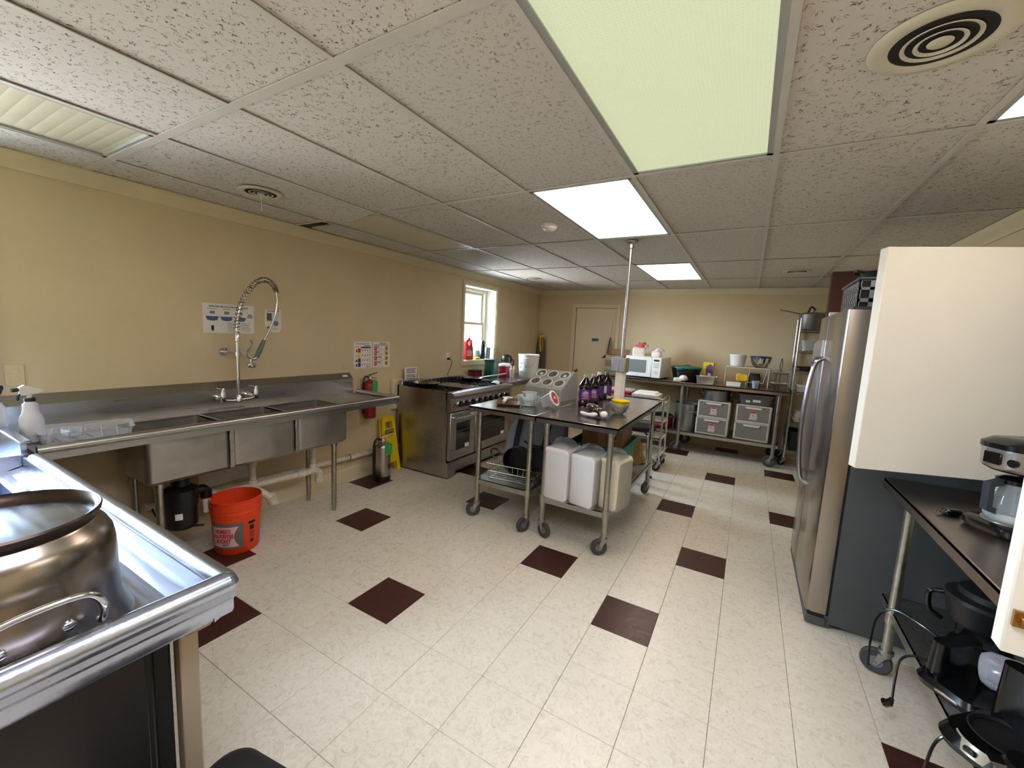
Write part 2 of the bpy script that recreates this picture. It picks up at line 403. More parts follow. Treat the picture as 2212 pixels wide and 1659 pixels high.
# floor: joint bed below, one tile object per vinyl square
fl = struct(boxes('floor', M_joint, [(XL - .2, XR + .1, YN - .15, YB + .1, -.06, -.0035)]), 'cream vinyl tile floor with scattered dark brown squares')
DARK = {(-4, -2), (-7, 0), (-6, -4), (-8, -3), (-2, 1), (0, 0), (1, 3), (0, 6), (1, 10), (3, 12), (3, 7), (-1, 13), (-5, 3), (4, -1), (1, 15), (-9, 2), (-7, 5), (-3, 10), (5, 4), (-6, 9), (-9, 8), (-9, 13), (-2, -6), (2, -5)}
def tile_mesh(w, d, mt, nm='floor_tile'):
    b = MB(); g = .0006; c = .0012
    vs = [(g, g, -.003), (w - g, g, -.003), (w - g, d - g, -.003), (g, d - g, -.003), (g + c, g + c, 0), (w - g - c, g + c, 0), (w - g - c, d - g - c, 0), (g + c, d - g - c, 0)]
    b.add(vs, [(4, 5, 6, 7), (0, 1, 5, 4), (1, 2, 6, 5), (2, 3, 7, 6), (3, 0, 4, 7)])
    return b.mesh(nm, mt)
tiles = []
i0, i1 = math.floor(XL / T), math.ceil(XR / T); j0, j1 = math.floor(YN / T), math.ceil(YB / T)
tm = {}
for i in range(i0, i1):
    for j in range(j0, j1):
        x0, x1 = max(i * T, XL), min((i + 1) * T, XR); y0, y1 = max(j * T, YN), min((j + 1) * T, YB)
        if x1 - x0 < .005 or y1 - y0 < .005: continue
        d = (Vector(((x0 + x1) / 2, (y0 + y1) / 2, 0)) - CAM); dep = d.dot(fwd)
        u = 1106 + F_PX * d.dot(r2) / dep if dep > .1 else -9999; v = 829 - F_PX * d.dot(u2) / dep if dep > .1 else 9999
        vis = dep > .1 and -150 < u < 2300 and v < 1800
        tiles.append((not vis, d.length, i, j, x0, x1, y0, y1))
tiles.sort()
rest = MB()
for n, (nv, dist, i, j, x0, x1, y0, y1) in enumerate(tiles):
    if n < 296 or (i, j) in DARK and not nv:
        key = (round(x1 - x0, 4), round(y1 - y0, 4), (i, j) in DARK)
        if key not in tm: tm[key] = tile_mesh(x1 - x0, y1 - y0, M_brown if key[2] else M_vinyl)
        o = bpy.data.objects.new('floor_tile', tm[key]); COL.objects.link(o); o.parent = fl; o.location = (x0, y0, random.uniform(-.0003, .0003))
        if key[2]: o['label'] = 'dark brown floor tile'
    else:
        g = .0006; k = len(rest.v)
        rest.add([(x0 + g, y0 + g, 0), (x1 - g, y0 + g, 0), (x1 - g, y1 - g, 0), (x0 + g, y1 - g, 0)], [(0, 1, 2, 3)])
if rest.v:
    o = rest.build('floor_tile_field', M_vinyl, fl); o['kind'] = 'stuff'

# baseboards and crown
def along(name, pts, prof, mt, lab=None):
    """profile (offset from wall into room, z) swept along a straight wall segment given by two points and an inward normal"""
    (a, b_), nrm = pts; a = Vector(a); b_ = Vector(b_); nrm = Vector(nrm)
    b = MB(); n = len(prof); vs = [p + nrm * q[0] + Vector((0, 0, q[1])) for p in (a, b_) for q in prof]
    b.add(vs, [(i, (i + 1) % n, n + (i + 1) % n, n + i) for i in range(n)] + [tuple(range(n))[::-1], tuple(range(n, 2 * n))])
    return struct(b.build(name, mt), lab)
base_p = [(0, 0), (.016, 0), (.016, .105), (.010, .122), (.004, .13), (0, .13)]
crown_p = [(0, -.085), (.010, -.085), (.014, -.07), (.035, -.045), (.052, -.02), (.055, -.004), (.055, 0), (0, 0)]
along('baseboard_left', (((XL, YN, 0), (XL, YB, 0)), (1, 0, 0)), base_p, M_trim, 'painted baseboard under the sink')
along('baseboard_back', (((XL, YB, 0), (DOOR[0] - .06, YB, 0)), (0, -1, 0)), base_p, M_trim)
along('baseboard_back_far', (((DOOR[1] + .06, YB, 0), (XR, YB, 0)), (0, -1, 0)), base_p, M_trim)
along('baseboard_right', (((XR, YN, 0), (XR, YB, 0)), (-1, 0, 0)), base_p, M_trim)
along('trim_1', (((XL, YN, ZC), (XL, YB, ZC)), (1, 0, 0)), crown_p, M_trim, 'crown moulding along the sink wall')
along('trim_2', (((XL, YB, ZC), (XR, YB, ZC)), (0, -1, 0)), crown_p, M_trim, 'crown moulding along the far wall')
along('trim_3', (((XR, YN, ZC), (XR, YB, ZC)), (-1, 0, 0)), crown_p, M_trim, 'crown moulding above the serving hatch')

# ------------------------------------------------------------------ suspended ceiling
ce = struct(boxes('ceiling', M_plenum, [(XL, XR, YN, YB, 2.46, 2.55)]), 'suspended ceiling of fissured white boards in a metal grid')
GX = [.0115 + .603 * k for k in range(-4, 4)]; GY = [-1.15 + 1.24 * k for k in range(-1, 5)]
xs = [XL] + [x for x in GX if XL + .05 < x < XR - .05] + [XR]; ys = [YN] + [y for y in GY if YN + .05 < y < YB - .05] + [YB]
cell = lambda x, y: (max(i for i in range(len(xs) - 1) if xs[i] <= x), max(j for j in range(len(ys) - 1) if ys[j] <= y))
LIT = {'A': cell(.3, -.5), '2': cell(-.3, .7), '3': cell(-.3, 3.2), 'R': cell(1.5, -.5), 'N': cell(.3, -1.8)}
DEAD = {'d1': cell(-2.1, .7), 'd2': cell(-2.1, -1.8)}
FINE = {cell(-.3, -.5), cell(.3, .7), cell(-.3, 2.0), cell(.3, 2.0), cell(.9, 2.0), cell(.3, 3.2), cell(-.9, 3.2), cell(.9, 3.2)}
skip = set(LIT.values()) | set(DEAD.values())
for i in range(len(xs) - 1):
    for j in range(len(ys) - 1):
        if (i, j) in skip: continue
        x0, x1, y0, y1 = xs[i] + .006, xs[i + 1] - .006, ys[j] + .006, ys[j + 1] - .006
        zz = ZC + .002 + random.uniform(0, .0025)
        b = MB(); mt = M_fine if (i, j) in FINE else M_fiss
        if (i, j) == cell(-2.1, -.5):      # this board sags at its far end
            W_, D_ = x1 - x0, y1 - y0
            b.surf(lambda u, v: (u * W_ - W_ / 2, v * D_ - D_ / 2, -.042 * math.sin(math.pi * u) ** 1.3 * max(0, v - .35) ** 1.5 * 1.9), 12, 12)
            b.surf(lambda u, v: (u * W_ - W_ / 2, v * D_ - D_ / 2, .014 - .042 * math.sin(math.pi * u) ** 1.3 * max(0, v - .35) ** 1.5 * 1.9), 12, 12)
        elif (i, j) == cell(-2.6, .7):     # cut board that has slipped, leaving black gaps
            y0 += .14; b.box((x0 - x1) / 2 + .05, (x1 - x0) / 2, (y0 - y1) / 2, (y1 - y0) / 2, 0, .014)
        else:
            b.cbox((x0 - x1) / 2, (x1 - x0) / 2, (y0 - y1) / 2, (y1 - y0) / 2, 0, .014, .003)
        o = b.build('ceiling_board', mt, ce, ((x0 + x1) / 2, (y0 + y1) / 2, zz), (0, 0, random.uniform(-.002, .002)))
bar_p = [(-.012, 0), (.012, 0), (.012, .003), (.0015, .003), (.0015, .03), (-.0015, .03), (-.0015, .003), (-.012, .003)]
for x in xs[1:-1]:
    MB().prism([(p[0], p[1]) for p in bar_p], 1, YN, YB).build('grid_bar', M_tbar, ce, (x, 0, ZC - .004))
for y in ys[1:-1]:
    k = 1.55 if abs(y + 1.15) < .01 else 1.0
    MB().prism([(p[0] * k, p[1]) for p in bar_p], 0, XL, XR).build('grid_bar', M_tbar, ce, (0, y, ZC - .0045))

# ceiling lamps: metal pan with lens; lit ones carry their light in the lens
def lens_mat(name, rgb, s, streak=None):
    m = emis(name, rgb, s); N = m.node_tree.nodes; L = m.node_tree.links; b = N['Principled BSDF']
    b.inputs['Base Color'].default_value = (.35, .35, .33, 1)
    tc = N.new('ShaderNodeTexCoord'); vo = N.new('ShaderNodeTexVoronoi'); vo.inputs['Scale'].default_value = 90; vo.inputs['Randomness'].default_value = 0
    L.new(tc.outputs['Object'], vo.inputs['Vector'])
    bp = N.new('ShaderNodeBump'); bp.inputs['Strength'].default_value = .5; bp.inputs['Distance'].default_value = .004
    L.new(vo.outputs['Distance'], bp.inputs['Height']); L.new(bp.outputs[0], b.inputs['Normal'])
    mr = N.new('ShaderNodeMapRange'); mr.inputs['From Max'].default_value = .6; mr.inputs['To Min'].default_value = .86 * s; mr.inputs['To Max'].default_value = 1.12 * s
    L.new(vo.outputs['Distance'], mr.inputs['Value'])
    L.new(mr.outputs['Result'], b.inputs['Emission Strength'])
    return m
def lamp(key, ij, lens, label, tube=None):
    i, j = ij; x0, x1, y0, y1 = xs[i], xs[i + 1], ys[j], ys[j + 1]
    t = thing('ceiling_lamp', label, 'ceiling lamp', ((x0 + x1) / 2, (y0 + y1) / 2, ZC))
    hx, hy = (x1 - x0) / 2 - .012, (y1 - y0) / 2 - .012
    def fr(b):
        for (a0, a1, c0, c1) in ((-hx, -hx + .022, -hy, hy), (hx - .022, hx, -hy, hy), (-hx, hx, -hy, -hy + .022), (-hx, hx, hy - .022, hy)):
            b.box(a0, a1, c0, c1, -.002, .014)
    part('frame', mat('lamp_frame', (176, 180, 178), .4, .3), t, fr)
    part('housing', M_white, t, lambda b: (b.box(-hx, hx, -hy, hy, .075, .08), b.box(-hx, -hx + .003, -hy, hy, .012, .08), b.box(hx - .003, hx, -hy, hy, .012, .08), b.box(-hx, hx, -hy, -hy + .003, .012, .08), b.box(-hx, hx, hy - .003, hy, .012, .08)))
    if tube != 'open': part('lens', lens, t, lambda b: b.box(-hx + .02, hx - .02, -hy + .02, hy - .02, .004, .009))
    return t
lamp('A', LIT['A'], lens_mat('lens_green', (244, 254, 204), .33), 'large ceiling lamp panel glowing pale yellow green, nearest the camera')
lamp('2', LIT['2'], lens_mat('lens_pink_white', (255, 238, 228), LAMP * 1.15), 'bright white ceiling lamp panel just before the metal pole')
lamp('3', LIT['3'], lens_mat('lens_white', (255, 238, 222), LAMP * .95), 'bright white ceiling lamp panel beyond the metal pole')
lamp('R', LIT['R'], lens_mat('lens_cream_white', (255, 250, 246), LAMP * .9), 'white ceiling lamp panel beside the large round vent, cut by the frame')
lamp('N', LIT['N'], lens_mat('lens_added_white', (234, 234, 255), LAMP * 2.7), 'added unseen ceiling lamp panel above the camera, brightening the near area')  # added lamp out of view, brightens the near part of the room
M_lens_off = mat('lens_unlit', (206, 200, 176), .3, noise=.03, nscale=6)
lamp('d1', DEAD['d1'], M_lens_off, 'unlit ceiling lamp panel above the stove beside the sagging board')
t = lamp('d2', DEAD['d2'], M_lens_off, 'unlit ribbed ceiling lamp panel above the steel counter', 'open')
hx = .27
part('lens', M_lens_off, t, lambda b: b.box(-hx, hx, -.6, .6, .0085, .011))
for k in range(26):
    part('lens_rib', M_lens_off, t, lambda b: b.prism([(-.0232, .0086), (-.016, .0073), (.016, .0073), (.0232, .0086)], 0, -hx, hx, ), (0, -.6 + .024 + k * .0465, 0))

# round ceiling vents
def vent(loc, r, label, pull=False, drop=0):
    t = thing('ceiling_vent', label, 'ceiling vent', (loc[0], loc[1], ZC - drop), group='round white ceiling vents')
    k = r / .145; mt = mat('vent_enamel', (206, 200, 178), .35)
    part('flange', mt, t, lambda b: b.lathe([(q[0] * k, q[1]) for q in ((.145, 0), (.145, -.003), (.138, -.008), (.118, -.009), (.104, -.007), (.100, -.005), (.102, .0), (.12, .0), (.145, 0))], 40))
    part('throat_shade', M_plenum, t, lambda b: b.lathe([(q[0] * k, q[1]) for q in ((.103, .0012), (.103, -.0055), (0, -.0055))], 32))  # black disc below the board, stands in for shade inside the vent
    for a, z in ((.072, -.0075), (.046, -.0095)):
        part('louvre_ring', mt, t, lambda b: b.lathe([(q[0] * k, q[1]) for q in ((a + .006, z - .001), (a + .005, z - .003), (a - .004, z + .001), (a - .002, z + .002), (a + .006, z - .001))], 32))
    part('centre_cap', mt, t, lambda b: b.lathe([(0, -.014), (.022 * k, -.013), (.026 * k, -.010), (.018 * k, -.0056), (0, -.0056)], 20))
    if pull: part('pull_string', M_white, t, lambda b: (b.tube([(0, 0, -.02), (.002, 0, -.06), (0, .002, -.10)], .0025), b.lathe([(0, -.115), (.007, -.108), (.004, -.098), (0, -.095)], 10)))
    return t
vent((.944, -.520), .146, 'large round white ceiling vent beside the big green lit panel')
vent((-2.130, -.526), .125, 'round ceiling vent with a white pull string above the sink', True, .009)
vent((-2.226, 3.362), .125, 'round ceiling vent over the far corner near the window')
vent((.953, 3.332), .125, 'round ceiling vent above the back table, near the refrigerator')
t = thing('smoke_detector', 'round white smoke detector on a ceiling board', 'smoke detector', (-.764, .787, ZC))
part('base', M_white, t, lambda b: b.lathe([(.062, .003), (.062, -.012), (.056, -.016), (0, -.016)], 28))
part('sensor_head', M_white, t, lambda b: b.lathe([(.052, -.014), (.05, -.03), (.036, -.036), (.03, -.044), (.012, -.047), (0, -.047)], 28))

# ------------------------------------------------------------------ windows
def window(n, hole, label, sash_x):
    a0, a1, z0, z1 = hole
    w_ = bpy.data.objects.new('window_%d' % n, None); COL.objects.link(w_); struct(w_, label)
    def ring(b, x0, x1, A0, A1, Z0, Z1, tw, tb=None):
        tb = tb or tw
        b.box(x0, x1, A0, A0 + tw, Z0, Z1); b.box(x0, x1, A1 - tw, A1, Z0, Z1); b.box(x0, x1, A0 + tw, A1 - tw, Z0, Z0 + tb); b.box(x0, x1, A0 + tw, A1 - tw, Z1 - tw, Z1)
    part('casing', M_trim, w_, lambda b: (ring(b, XL - .001, XL + .014, a0 - .055, a1 + .055, z0 - .055, z1 + .055, .055), ring(b, XL + .013, XL + .02, a0 - .055, a1 + .055, z0 - .055, z1 + .055, .014)))
    part('reveal', M_white_trim, w_, lambda b: ring(b, sash_x - .05, XL, a0 - .001, a1 + .001, z0 - .001, z1 + .001, .012))
    part('outer_frame', M_white_trim, w_, lambda b: ring(b, sash_x - .05, sash_x + .015, a0 + .011, a1 - .011, z0 + .011, z1 - .011, .045))
    zm = (z0 + z1) / 2 + .01
    wood = mat('sash_paint', (196, 180, 158), .45)
    for (zl, zh, xo) in ((zm - .02, z1 - .055, -.028), (z0 + .055, zm + .02, 0)):
        s = part('sash', wood, w_, lambda b: ring(b, sash_x + xo - .022, sash_x + xo, a0 + .055, a1 - .055, zl, zh, .036))
        part('pane', M_pane, s, lambda b: b.box(sash_x + xo - .013, sash_x + xo - .010, a0 + .088, a1 - .088, zl + .033, zh - .033))
    return w_
window(1, W1, 'narrow double hung window with a deep white reveal', -2.985)
window(2, W2, 'bright window at the picture edge above the steel counter', -2.985)
# neighbouring building seen through the far window
nb = boxes('exterior_wall', mat('blue_siding', (150, 178, 206), .7), [(-6.2, -6.0, 7.8, 8.25, 0, 4.2)])
struct(nb, 'pale blue building outside the window')

# ------------------------------------------------------------------ door in the far wall
d = bpy.data.objects.new('door_1', None); COL.objects.link(d); struct(d, 'cream painted door with blue tape in the far wall')
a0, a1, _, z1 = DOOR
def dcase(b):
    for (u0, u1, lo, hi) in ((a0 - .06, a0, 0, z1 + .06), (a1, a1 + .06, 0, z1 + .06), (a0, a1, z1, z1 + .06)):
        b.box(u0, u1, YB - .014, YB + .05, lo, hi)
part('casing', mat('door_trim', (222, 206, 172), .45), d, dcase)
part('door_slab', mat('door_paint', (226, 212, 180), .45, noise=.02, nscale=4), d, lambda b: b.cbox(a0 + .004, a1 - .004, YB + .006, YB + .046, .008, z1 - .005, .003))
part('knob', M_brass, d, lambda b: b.lathe([(.026, 0), (.026, .006), (.010, .010), (.010, .030), (.024, .038), (.028, .052), (.022, .062), (0, .066)], 20, M=Matrix.Translation((a0 + .07, YB + .006, .97)) @ Euler((R(90), 0, 0)).to_matrix().to_4x4()))
for z in (.25, 1.08, 1.86):
    part('hinge', M_trim, d, lambda b: b.cyl((a1 - .003, YB - .002, z - .045), (a1 - .003, YB - .002, z + .045), .007, n=8))
tp = MB()
tp.prism([(-.062, 0), (-.052, .026), (.052, .028), (.062, .004), (.052, -.024), (-.052, -.026)], 1, 0, .001)
tag(tp.build('tape_strip', mat('blue_tape', (62, 106, 148), .6, noise=.08, nscale=60), None, (-1.716, YB + .004, 1.52)), 'blue tape strip stuck on the cream door', 'tape')

struct(boxes('door_light_block', M_plenum, [(DOOR[0] - .2, DOOR[1] + .2, YB + .17, YB + .2, -.05, 2.3), (DOOR[0] - .2, DOOR[0] - .15, YB + .15, YB + .2, -.05, 2.3), (DOOR[1] + .15, DOOR[1] + .2, YB + .15, YB + .2, -.05, 2.3), (DOOR[0] - .2, DOOR[1] + .2, YB + .15, YB + .2, 2.25, 2.3)]), 'added dark backing that blocks sky light leaking round the door')  # unseen box added to stop outside light leaking round the door slab
# ------------------------------------------------------------------ serving hatch with two open shutters
h = bpy.data.objects.new('door_2', None); COL.objects.link(h); struct(h, 'serving hatch in the wall with two white shutters swung open')
A0, A1, Z0, Z1 = HATCH
part('casing', M_white_trim, h, lambda b: [b.box(XR - .015, XR + .15, *q) for q in ((A0 - .06, A0, Z0 - .06, Z1 + .06), (A1, A1 + .06, Z0 - .06, Z1 + .06), (A0, A1, Z1, Z1 + .06), (A0, A1, Z0 - .06, Z0))])
struct(boxes('hatch_light_block', M_plenum, [(XR + .16, XR + .2, A0 - .1, A1 + .1, Z0 - .1, Z1 + .1)]), 'added dark backing that blocks sky light leaking through the hatch')  # unseen backing added against light leaking between the roller slats
part('roller_panel', M_steel_dull, h, lambda b: [b.cbox(XR + .10, XR + .115, A0, A1, Z0 + k * .0515, Z0 + k * .0515 + .050, .004) for k in range(20)])
M_shut = mat('shutter_white', (220, 212, 194), .5, noise=.015, nscale=6)
def shutter(hinge, free, th, outer):
    hv = Vector((*hinge, 0)); fv = Vector((*free, 0)); d_ = fv - hv; L_ = d_.length; a = math.atan2(d_.y, d_.x)
    s = part('shutter', M_shut, h, lambda b: b.cbox(0, L_, -th / 2, th / 2, Z0 + .012, Z1 - .018, .003), (hinge[0], hinge[1], 0), (0, 0, a))
    for z in (Z0 + .15, Z1 - .15): part('hinge', M_brass, s, lambda b: b.cyl((.004, -th / 2 * outer, z - .04), (.004, -th / 2 * outer, z + .04), .008, n=8))
    return s, L_, a
s1, L1, ang1 = shutter((1.845, .635), (1.072, .392), .055, 1)
s2, L2, ang2 = shutter((1.845, -1.00), (1.062, -.957), .040, -1)
part('latch_bar', M_brass, s2, lambda b: (b.cyl((L2 - .075, .034, Z0 + .085), (L2 - .012, .034, Z0 + .085), .0085, n=12), b.box(L2 - .08, L2 - .006, .02, .028, Z0 + .07, Z0 + .10)))
# ------------------------------------------------------------------ more helpers
def rr_ring(x0, x1, y0, y1, z, r, n=4):
    r = max(1e-4, min(r, (x1 - x0) / 2 - 1e-4, (y1 - y0) / 2 - 1e-4)); out = []
    for (cx, cy_, a) in ((x1 - r, y1 - r, 0), (x0 + r, y1 - r, 90), (x0 + r, y0 + r, 180), (x1 - r, y0 + r, 270)):
        for k in range(n + 1):
            t = R(a + 90 * k / n); out.append((cx + r * math.cos(t), cy_ + r * math.sin(t), z))
    return out
def rloft(b, secs, n=4, cap0=True, cap1=True, M=None):
    """secs: (x0,x1,y0,y1,z,r) rounded rectangles lofted bottom to top"""
    rings = [rr_ring(*s, n) for s in secs]; m = len(rings[0]); vs = [v for r_ in rings for v in r_]
    if M is not None: vs = [M @ Vector(v) for v in vs]
    fs = [(i * m + k, i * m + (k + 1) % m, (i + 1) * m + (k + 1) % m, (i + 1) * m + k) for i in range(len(rings) - 1) for k in range(m)]
    if cap0: fs.append(tuple(range(m))[::-1])
    if cap1: fs.append(tuple(range((len(rings) - 1) * m, len(rings) * m)))
    b.add(vs, fs); return b
def crr(hx, hy, z, r): return (-hx, hx, -hy, hy, z, r)
def wpart(name, mt, t, fn, angle=38, label=None):
    """part given in world coordinates under an unrotated thing"""
    o = part(name, mt, t, fn, -Vector(t.location), angle=angle, label=label); return o
WALLROT = (R(90), 0, R(90))       # flat print facing +x on the left wall

# ------------------------------------------------------------------ three-compartment sink
sk = thing('three_compartment_sink', 'long stainless steel three-compartment sink with drainboards along the wall', 'sink', (-2.4, -.4, 0))
SX0, SX1 = -2.735, -2.165; SB = [(-1.14, -.712), (-.700, -.272), (-.260, .175)]
def deckpl(b, y0, y1, z=.905): b.box(SX0, SX1, y0, y1, z - .012, z)
wpart('drainboard', M_steel, sk, lambda b: (deckpl(b, -1.54, SB[0][0]), [b.cyl((-2.68, y, .906), (-2.22, y, .906), .004, n=6) for y in (-1.42, -1.36, -1.3, -1.24)]))
wpart('drainboard', M_steel, sk, lambda b: (deckpl(b, SB[2][1], .69), b.box(SX0, SX1, .675, .69, .86, .905)))
def basin(y0, y1):
    def fn(b):
        x0, x1 = -2.62, -2.205; t = .004
        rloft(b, [(x0 + .03, x1 - .02, y0 + .02, y1 - .02, .605, .02), (x0, x1, y0, y1, .625, .03), (x0, x1, y0, y1, .900, .03)], cap1=False)
        rloft(b, [(x0 + .03, x1 - .02, y0 + .02, y1 - .02, .61, .02), (x0 + t, x1 - t, y0 + t, y1 - t, .63, .03), (x0 + t, x1 - t, y0 + t, y1 - t, .903, .03)], cap1=False)
    return fn
for q in SB: wpart('basin', M_steel_dull, sk, basin(*q))
wpart('deck', M_steel, sk, lambda b: (b.box(SX0, -2.615, SB[0][0], SB[2][1], .893, .905), b.box(-2.21, SX1, SB[0][0], SB[2][1], .893, .905), [b.box(-2.62, -2.2, y - .01, y + .01, .893, .904) for y in (SB[0][1] + .006, SB[1][1] + .006)]))
wpart('front_seam', M_steel, sk, lambda b: b.cbox(-2.206, -2.198, SB[0][1] - .008, SB[0][1] + .02, .615, .893, .003))
wpart('front_seam', M_steel, sk, lambda b: b.cbox(-2.206, -2.198, SB[1][1] - .008, SB[1][1] + .02, .615, .893, .003))
# rolled front rim with its downward flange
wpart('rolled_rim', M_steel, sk, lambda b: (b.tube([(SX1, -1.54, .922), (SX1, .69, .922)], .021, 14), b.tube([(SX1, .685, .922), (SX0 + .03, .685, .922)], .021, 14), b.box(SX1 - .004, SX1 + .002, -1.54, .69, .868, .92)))
wpart('backsplash', M_steel, sk, lambda b: b.prism([(SX0, .86), (SX0, 1.045), (-2.790, 1.098), (-2.797, 1.098), (-2.797, 1.09), (SX0 - .008, 1.036), (SX0 - .008, .86)], 1, -1.54, .655))
wpart('splash_end', M_steel, sk, lambda b: b.prism([(SX0 + .002, .89), (SX0 + .002, 1.046), (-2.79, 1.1), (-2.798, 1.1), (-2.798, .89)], 1, .652, .657))
wpart('sticker', M_paper, sk, lambda b: b.box(-.028, .028, -.011, .011, 0, .0006, Matrix.Translation((-2.762, .585, 1.072)) @ Euler((0, R(46), 0)).to_matrix().to_4x4() @ Euler((0, 0, R(90))).to_matrix().to_4x4()))
def leg_at(x, y, z1, foot=True):
    def fn(b):
        b.cyl((x, y, .05), (x, y, z1), .0205, n=14); b.cyl((x, y, z1 - .05), (x, y, z1), .026, n=14)
    l = wpart('leg', M_legs, sk, fn)
    part('foot', M_zinc, l, lambda b: b.lathe([(0, 0), (.014, 0), (.017, .008), (.017, .055), (0, .055)], 12, (x, y, 0)), None)
for x, y in ((-2.31, .12), (-2.655, .12), (-2.31, -1.055), (-2.655, -1.055)):
    leg_at(x, y, .61)

# pre-rinse faucet
fa = thing('faucet', 'chrome pre-rinse spray faucet with a coiled spring over the sink', 'faucet', (-2.66, -.42, .97))
def wtube(name, mt, pts, r, n=10, par=None, sm=6): return wpart(name, mt, par or fa, lambda b: b.tube(bez(pts, sm), r, n))
FX = -2.635
wpart('valve_body', M_chrome, fa, lambda b: (b.tube(bez([(FX - .01, -.545, .985), (FX, -.50, .972), (FX, -.42, .972), (FX, -.345, .978), (FX - .01, -.315, .992)]), .011, 12),
      [b.lathe([(.024, 0), (.024, .006), (.014, .012), (.014, .05)], 16, M=Matrix.Translation((-2.733, y, .99)) @ Euler((0, R(90), 0)).to_matrix().to_4x4()) for y in (-.53, -.33)],
      [b.tube([(-2.735, y, .99), (FX, y, .99)], .013, 10) for y in (-.53, -.33)]))
for y, s in ((-.545, -1), (-.318, 1)):
    wpart('handle', M_chrome, fa, lambda b: (b.lathe([(.017, .97), (.019, .985), (.018, 1.03), (.012, 1.045), (.014, 1.055), (.010, 1.066), (0, 1.068)], 14, (FX, y, 0)), b.tube([(FX, y, 1.058), (FX + .01, y - .025, 1.064), (FX + .016, y - .055, 1.07)], [.006, .007, .009], 8)))
wpart('riser', M_chrome, fa, lambda b: (b.cyl((FX, -.44, .96), (FX, -.44, 1.50), .0115, n=14), b.lathe([(.022, .955), (.022, .985), (.015, 1.0), (.0115, 1.01)], 16, (FX, -.44, 0)), b.lathe([(.0115, 1.40), (.017, 1.405), (.017, 1.47), (.013, 1.475)], 14, (FX, -.44, 0))))
path = bez([(FX, -.44, 1.46), (FX, -.433, 1.56), (FX, -.405, 1.675), (FX, -.35, 1.775), (FX, -.293, 1.842), (FX, -.24, 1.868), (FX, -.19, 1.858), (FX, -.155, 1.82), (FX, -.143, 1.784)], 12)
wpart('hose', M_chrome, fa, lambda b: b.tube(path + bez([(FX, -.143, 1.784), (FX, -.139, 1.72), (FX, -.158, 1.612), (FX, -.20, 1.504), (FX, -.247, 1.414)], 8)[1:], .0085, 10))
# spring coil round the hose
pts = []; turns = 34; L_ = len(path) - 1
for k in range(turns * 10 + 1):
    s_ = k / (turns * 10) * L_; i_ = min(int(s_), L_ - 1); p = path[i_].lerp(path[i_ + 1], s_ - i_); tg = (path[i_ + 1] - path[i_]).normalized()
    nx = Vector((1, 0, 0)); bb = tg.cross(nx); a_ = 2 * math.pi * k / 10; rr_ = .0185
    pts.append(p + rr_ * (math.cos(a_) * nx + math.sin(a_) * bb))
wpart('spring', mat('spring_steel', (168, 160, 146), .22, 1.), fa, lambda b: b.tube(pts, .0036, 5))
wpart('grip', mat('grey_green_grip', (96, 104, 98), .4), fa, lambda b: b.tube([(FX, -.247, 1.414), (FX, -.262, 1.38), (FX, -.287, 1.326), (FX, -.306, 1.284)], [.012, .017, .019, .016], 12))
wpart('spray_head', M_chrome, fa, lambda b: (b.tube(bez([(FX, -.300, 1.285), (FX, -.335, 1.272), (FX, -.372, 1.30)]), .013, 10), b.tube([(FX, -.347, 1.275), (FX, -.347, 1.24)], .011, 10),
      b.lathe([(0, 1.208), (.030, 1.21), (.034, 1.218), (.033, 1.236), (.020, 1.245), (0, 1.247)], 18, (FX, -.347, 0)), b.tube(bez([(FX, -.385, 1.305), (FX, -.40, 1.325), (FX, -.43, 1.34)]), .004, 8)))
wpart('trigger', mat('trigger_grey', (130, 128, 120), .3, .6), fa, lambda b: (b.tube(bez([(FX, -.385, 1.30), (FX, -.355, 1.345), (FX, -.336, 1.39), (FX, -.350, 1.415)]), [.006] * 18 + [.004], 8), b.tube(bez([(FX, -.375, 1.3), (FX, -.372, 1.33), (FX, -.362, 1.35)]), .004, 6)))
wpart('wall_bracket', M_chrome, fa, lambda b: (b.cyl((XL + .001, -.455, 1.318), (XL + .012, -.455, 1.318), .034, .03, 20), b.tube([(XL + .01, -.455, 1.318), (FX - .02, -.444, 1.312)], .008, 10), b.cyl((FX, -.44, 1.296), (FX, -.44, 1.328), .019, n=16)))

# ------------------------------------------------------------------ wall papers and plates beside the sink
def sheet(name, label, cat, y, z, w_, h_, mt=M_paper, rot=0, x=XL + .002, poly=None):
    t = thing(name, label, cat, (x, y, z), rot=(R(90) , 0, R(90)))
    if rot: t.rotation_euler = (Matrix.Rotation(rot, 3, 'X') @ Euler(WALLROT).to_matrix()).to_euler()
    p = poly or [(-w_ / 2, -h_ / 2), (w_ / 2, -h_ / 2), (w_ / 2, h_ / 2), (-w_ / 2, h_ / 2)]
    part('paper', mt, t, lambda b: b.prism(p, 2, 0, .0012))
    return t
def ink(t, name, mt, rects, z=.0014):
    return part(name, mt, t, lambda b: [b.box(x0, x1, y0, y1, z - .0004, z) for (x0, y0, x1, y1) in rects])
def lines(x0, x1, y_top, n, dy, th=.0022, rag=.2):
    return [(x0, y_top - k * dy - th, x1 - (x1 - x0) * rag * random.random(), y_top - k * dy) for k in range(n)]
ps = sheet('sink_poster', 'white paper chart of dish washing sinks behind the spray faucet', 'poster', -.407, 1.563, .352, .213)
text('heading', 'APPROVED METHOD FOR DISH WASHING', .016, M_ink, ps, (.0, .085, .0014), width=.27, bold=.0004)
for k, cx in enumerate((-.115, -.02, .075)):
    part('sink_picture', M_blue_ink, ps, lambda b: b.prism([(cx - .042, .012), (cx + .042, .012), (cx + .034, -.012), (cx + .012, -.018), (cx - .012, -.018), (cx - .034, -.012)], 2, .001, .0014))
    ink(ps, 'caption', M_grey_ink, [(cx - .03, .066, cx + .03, .070), (cx - .015, .032, cx + .018, .052)])
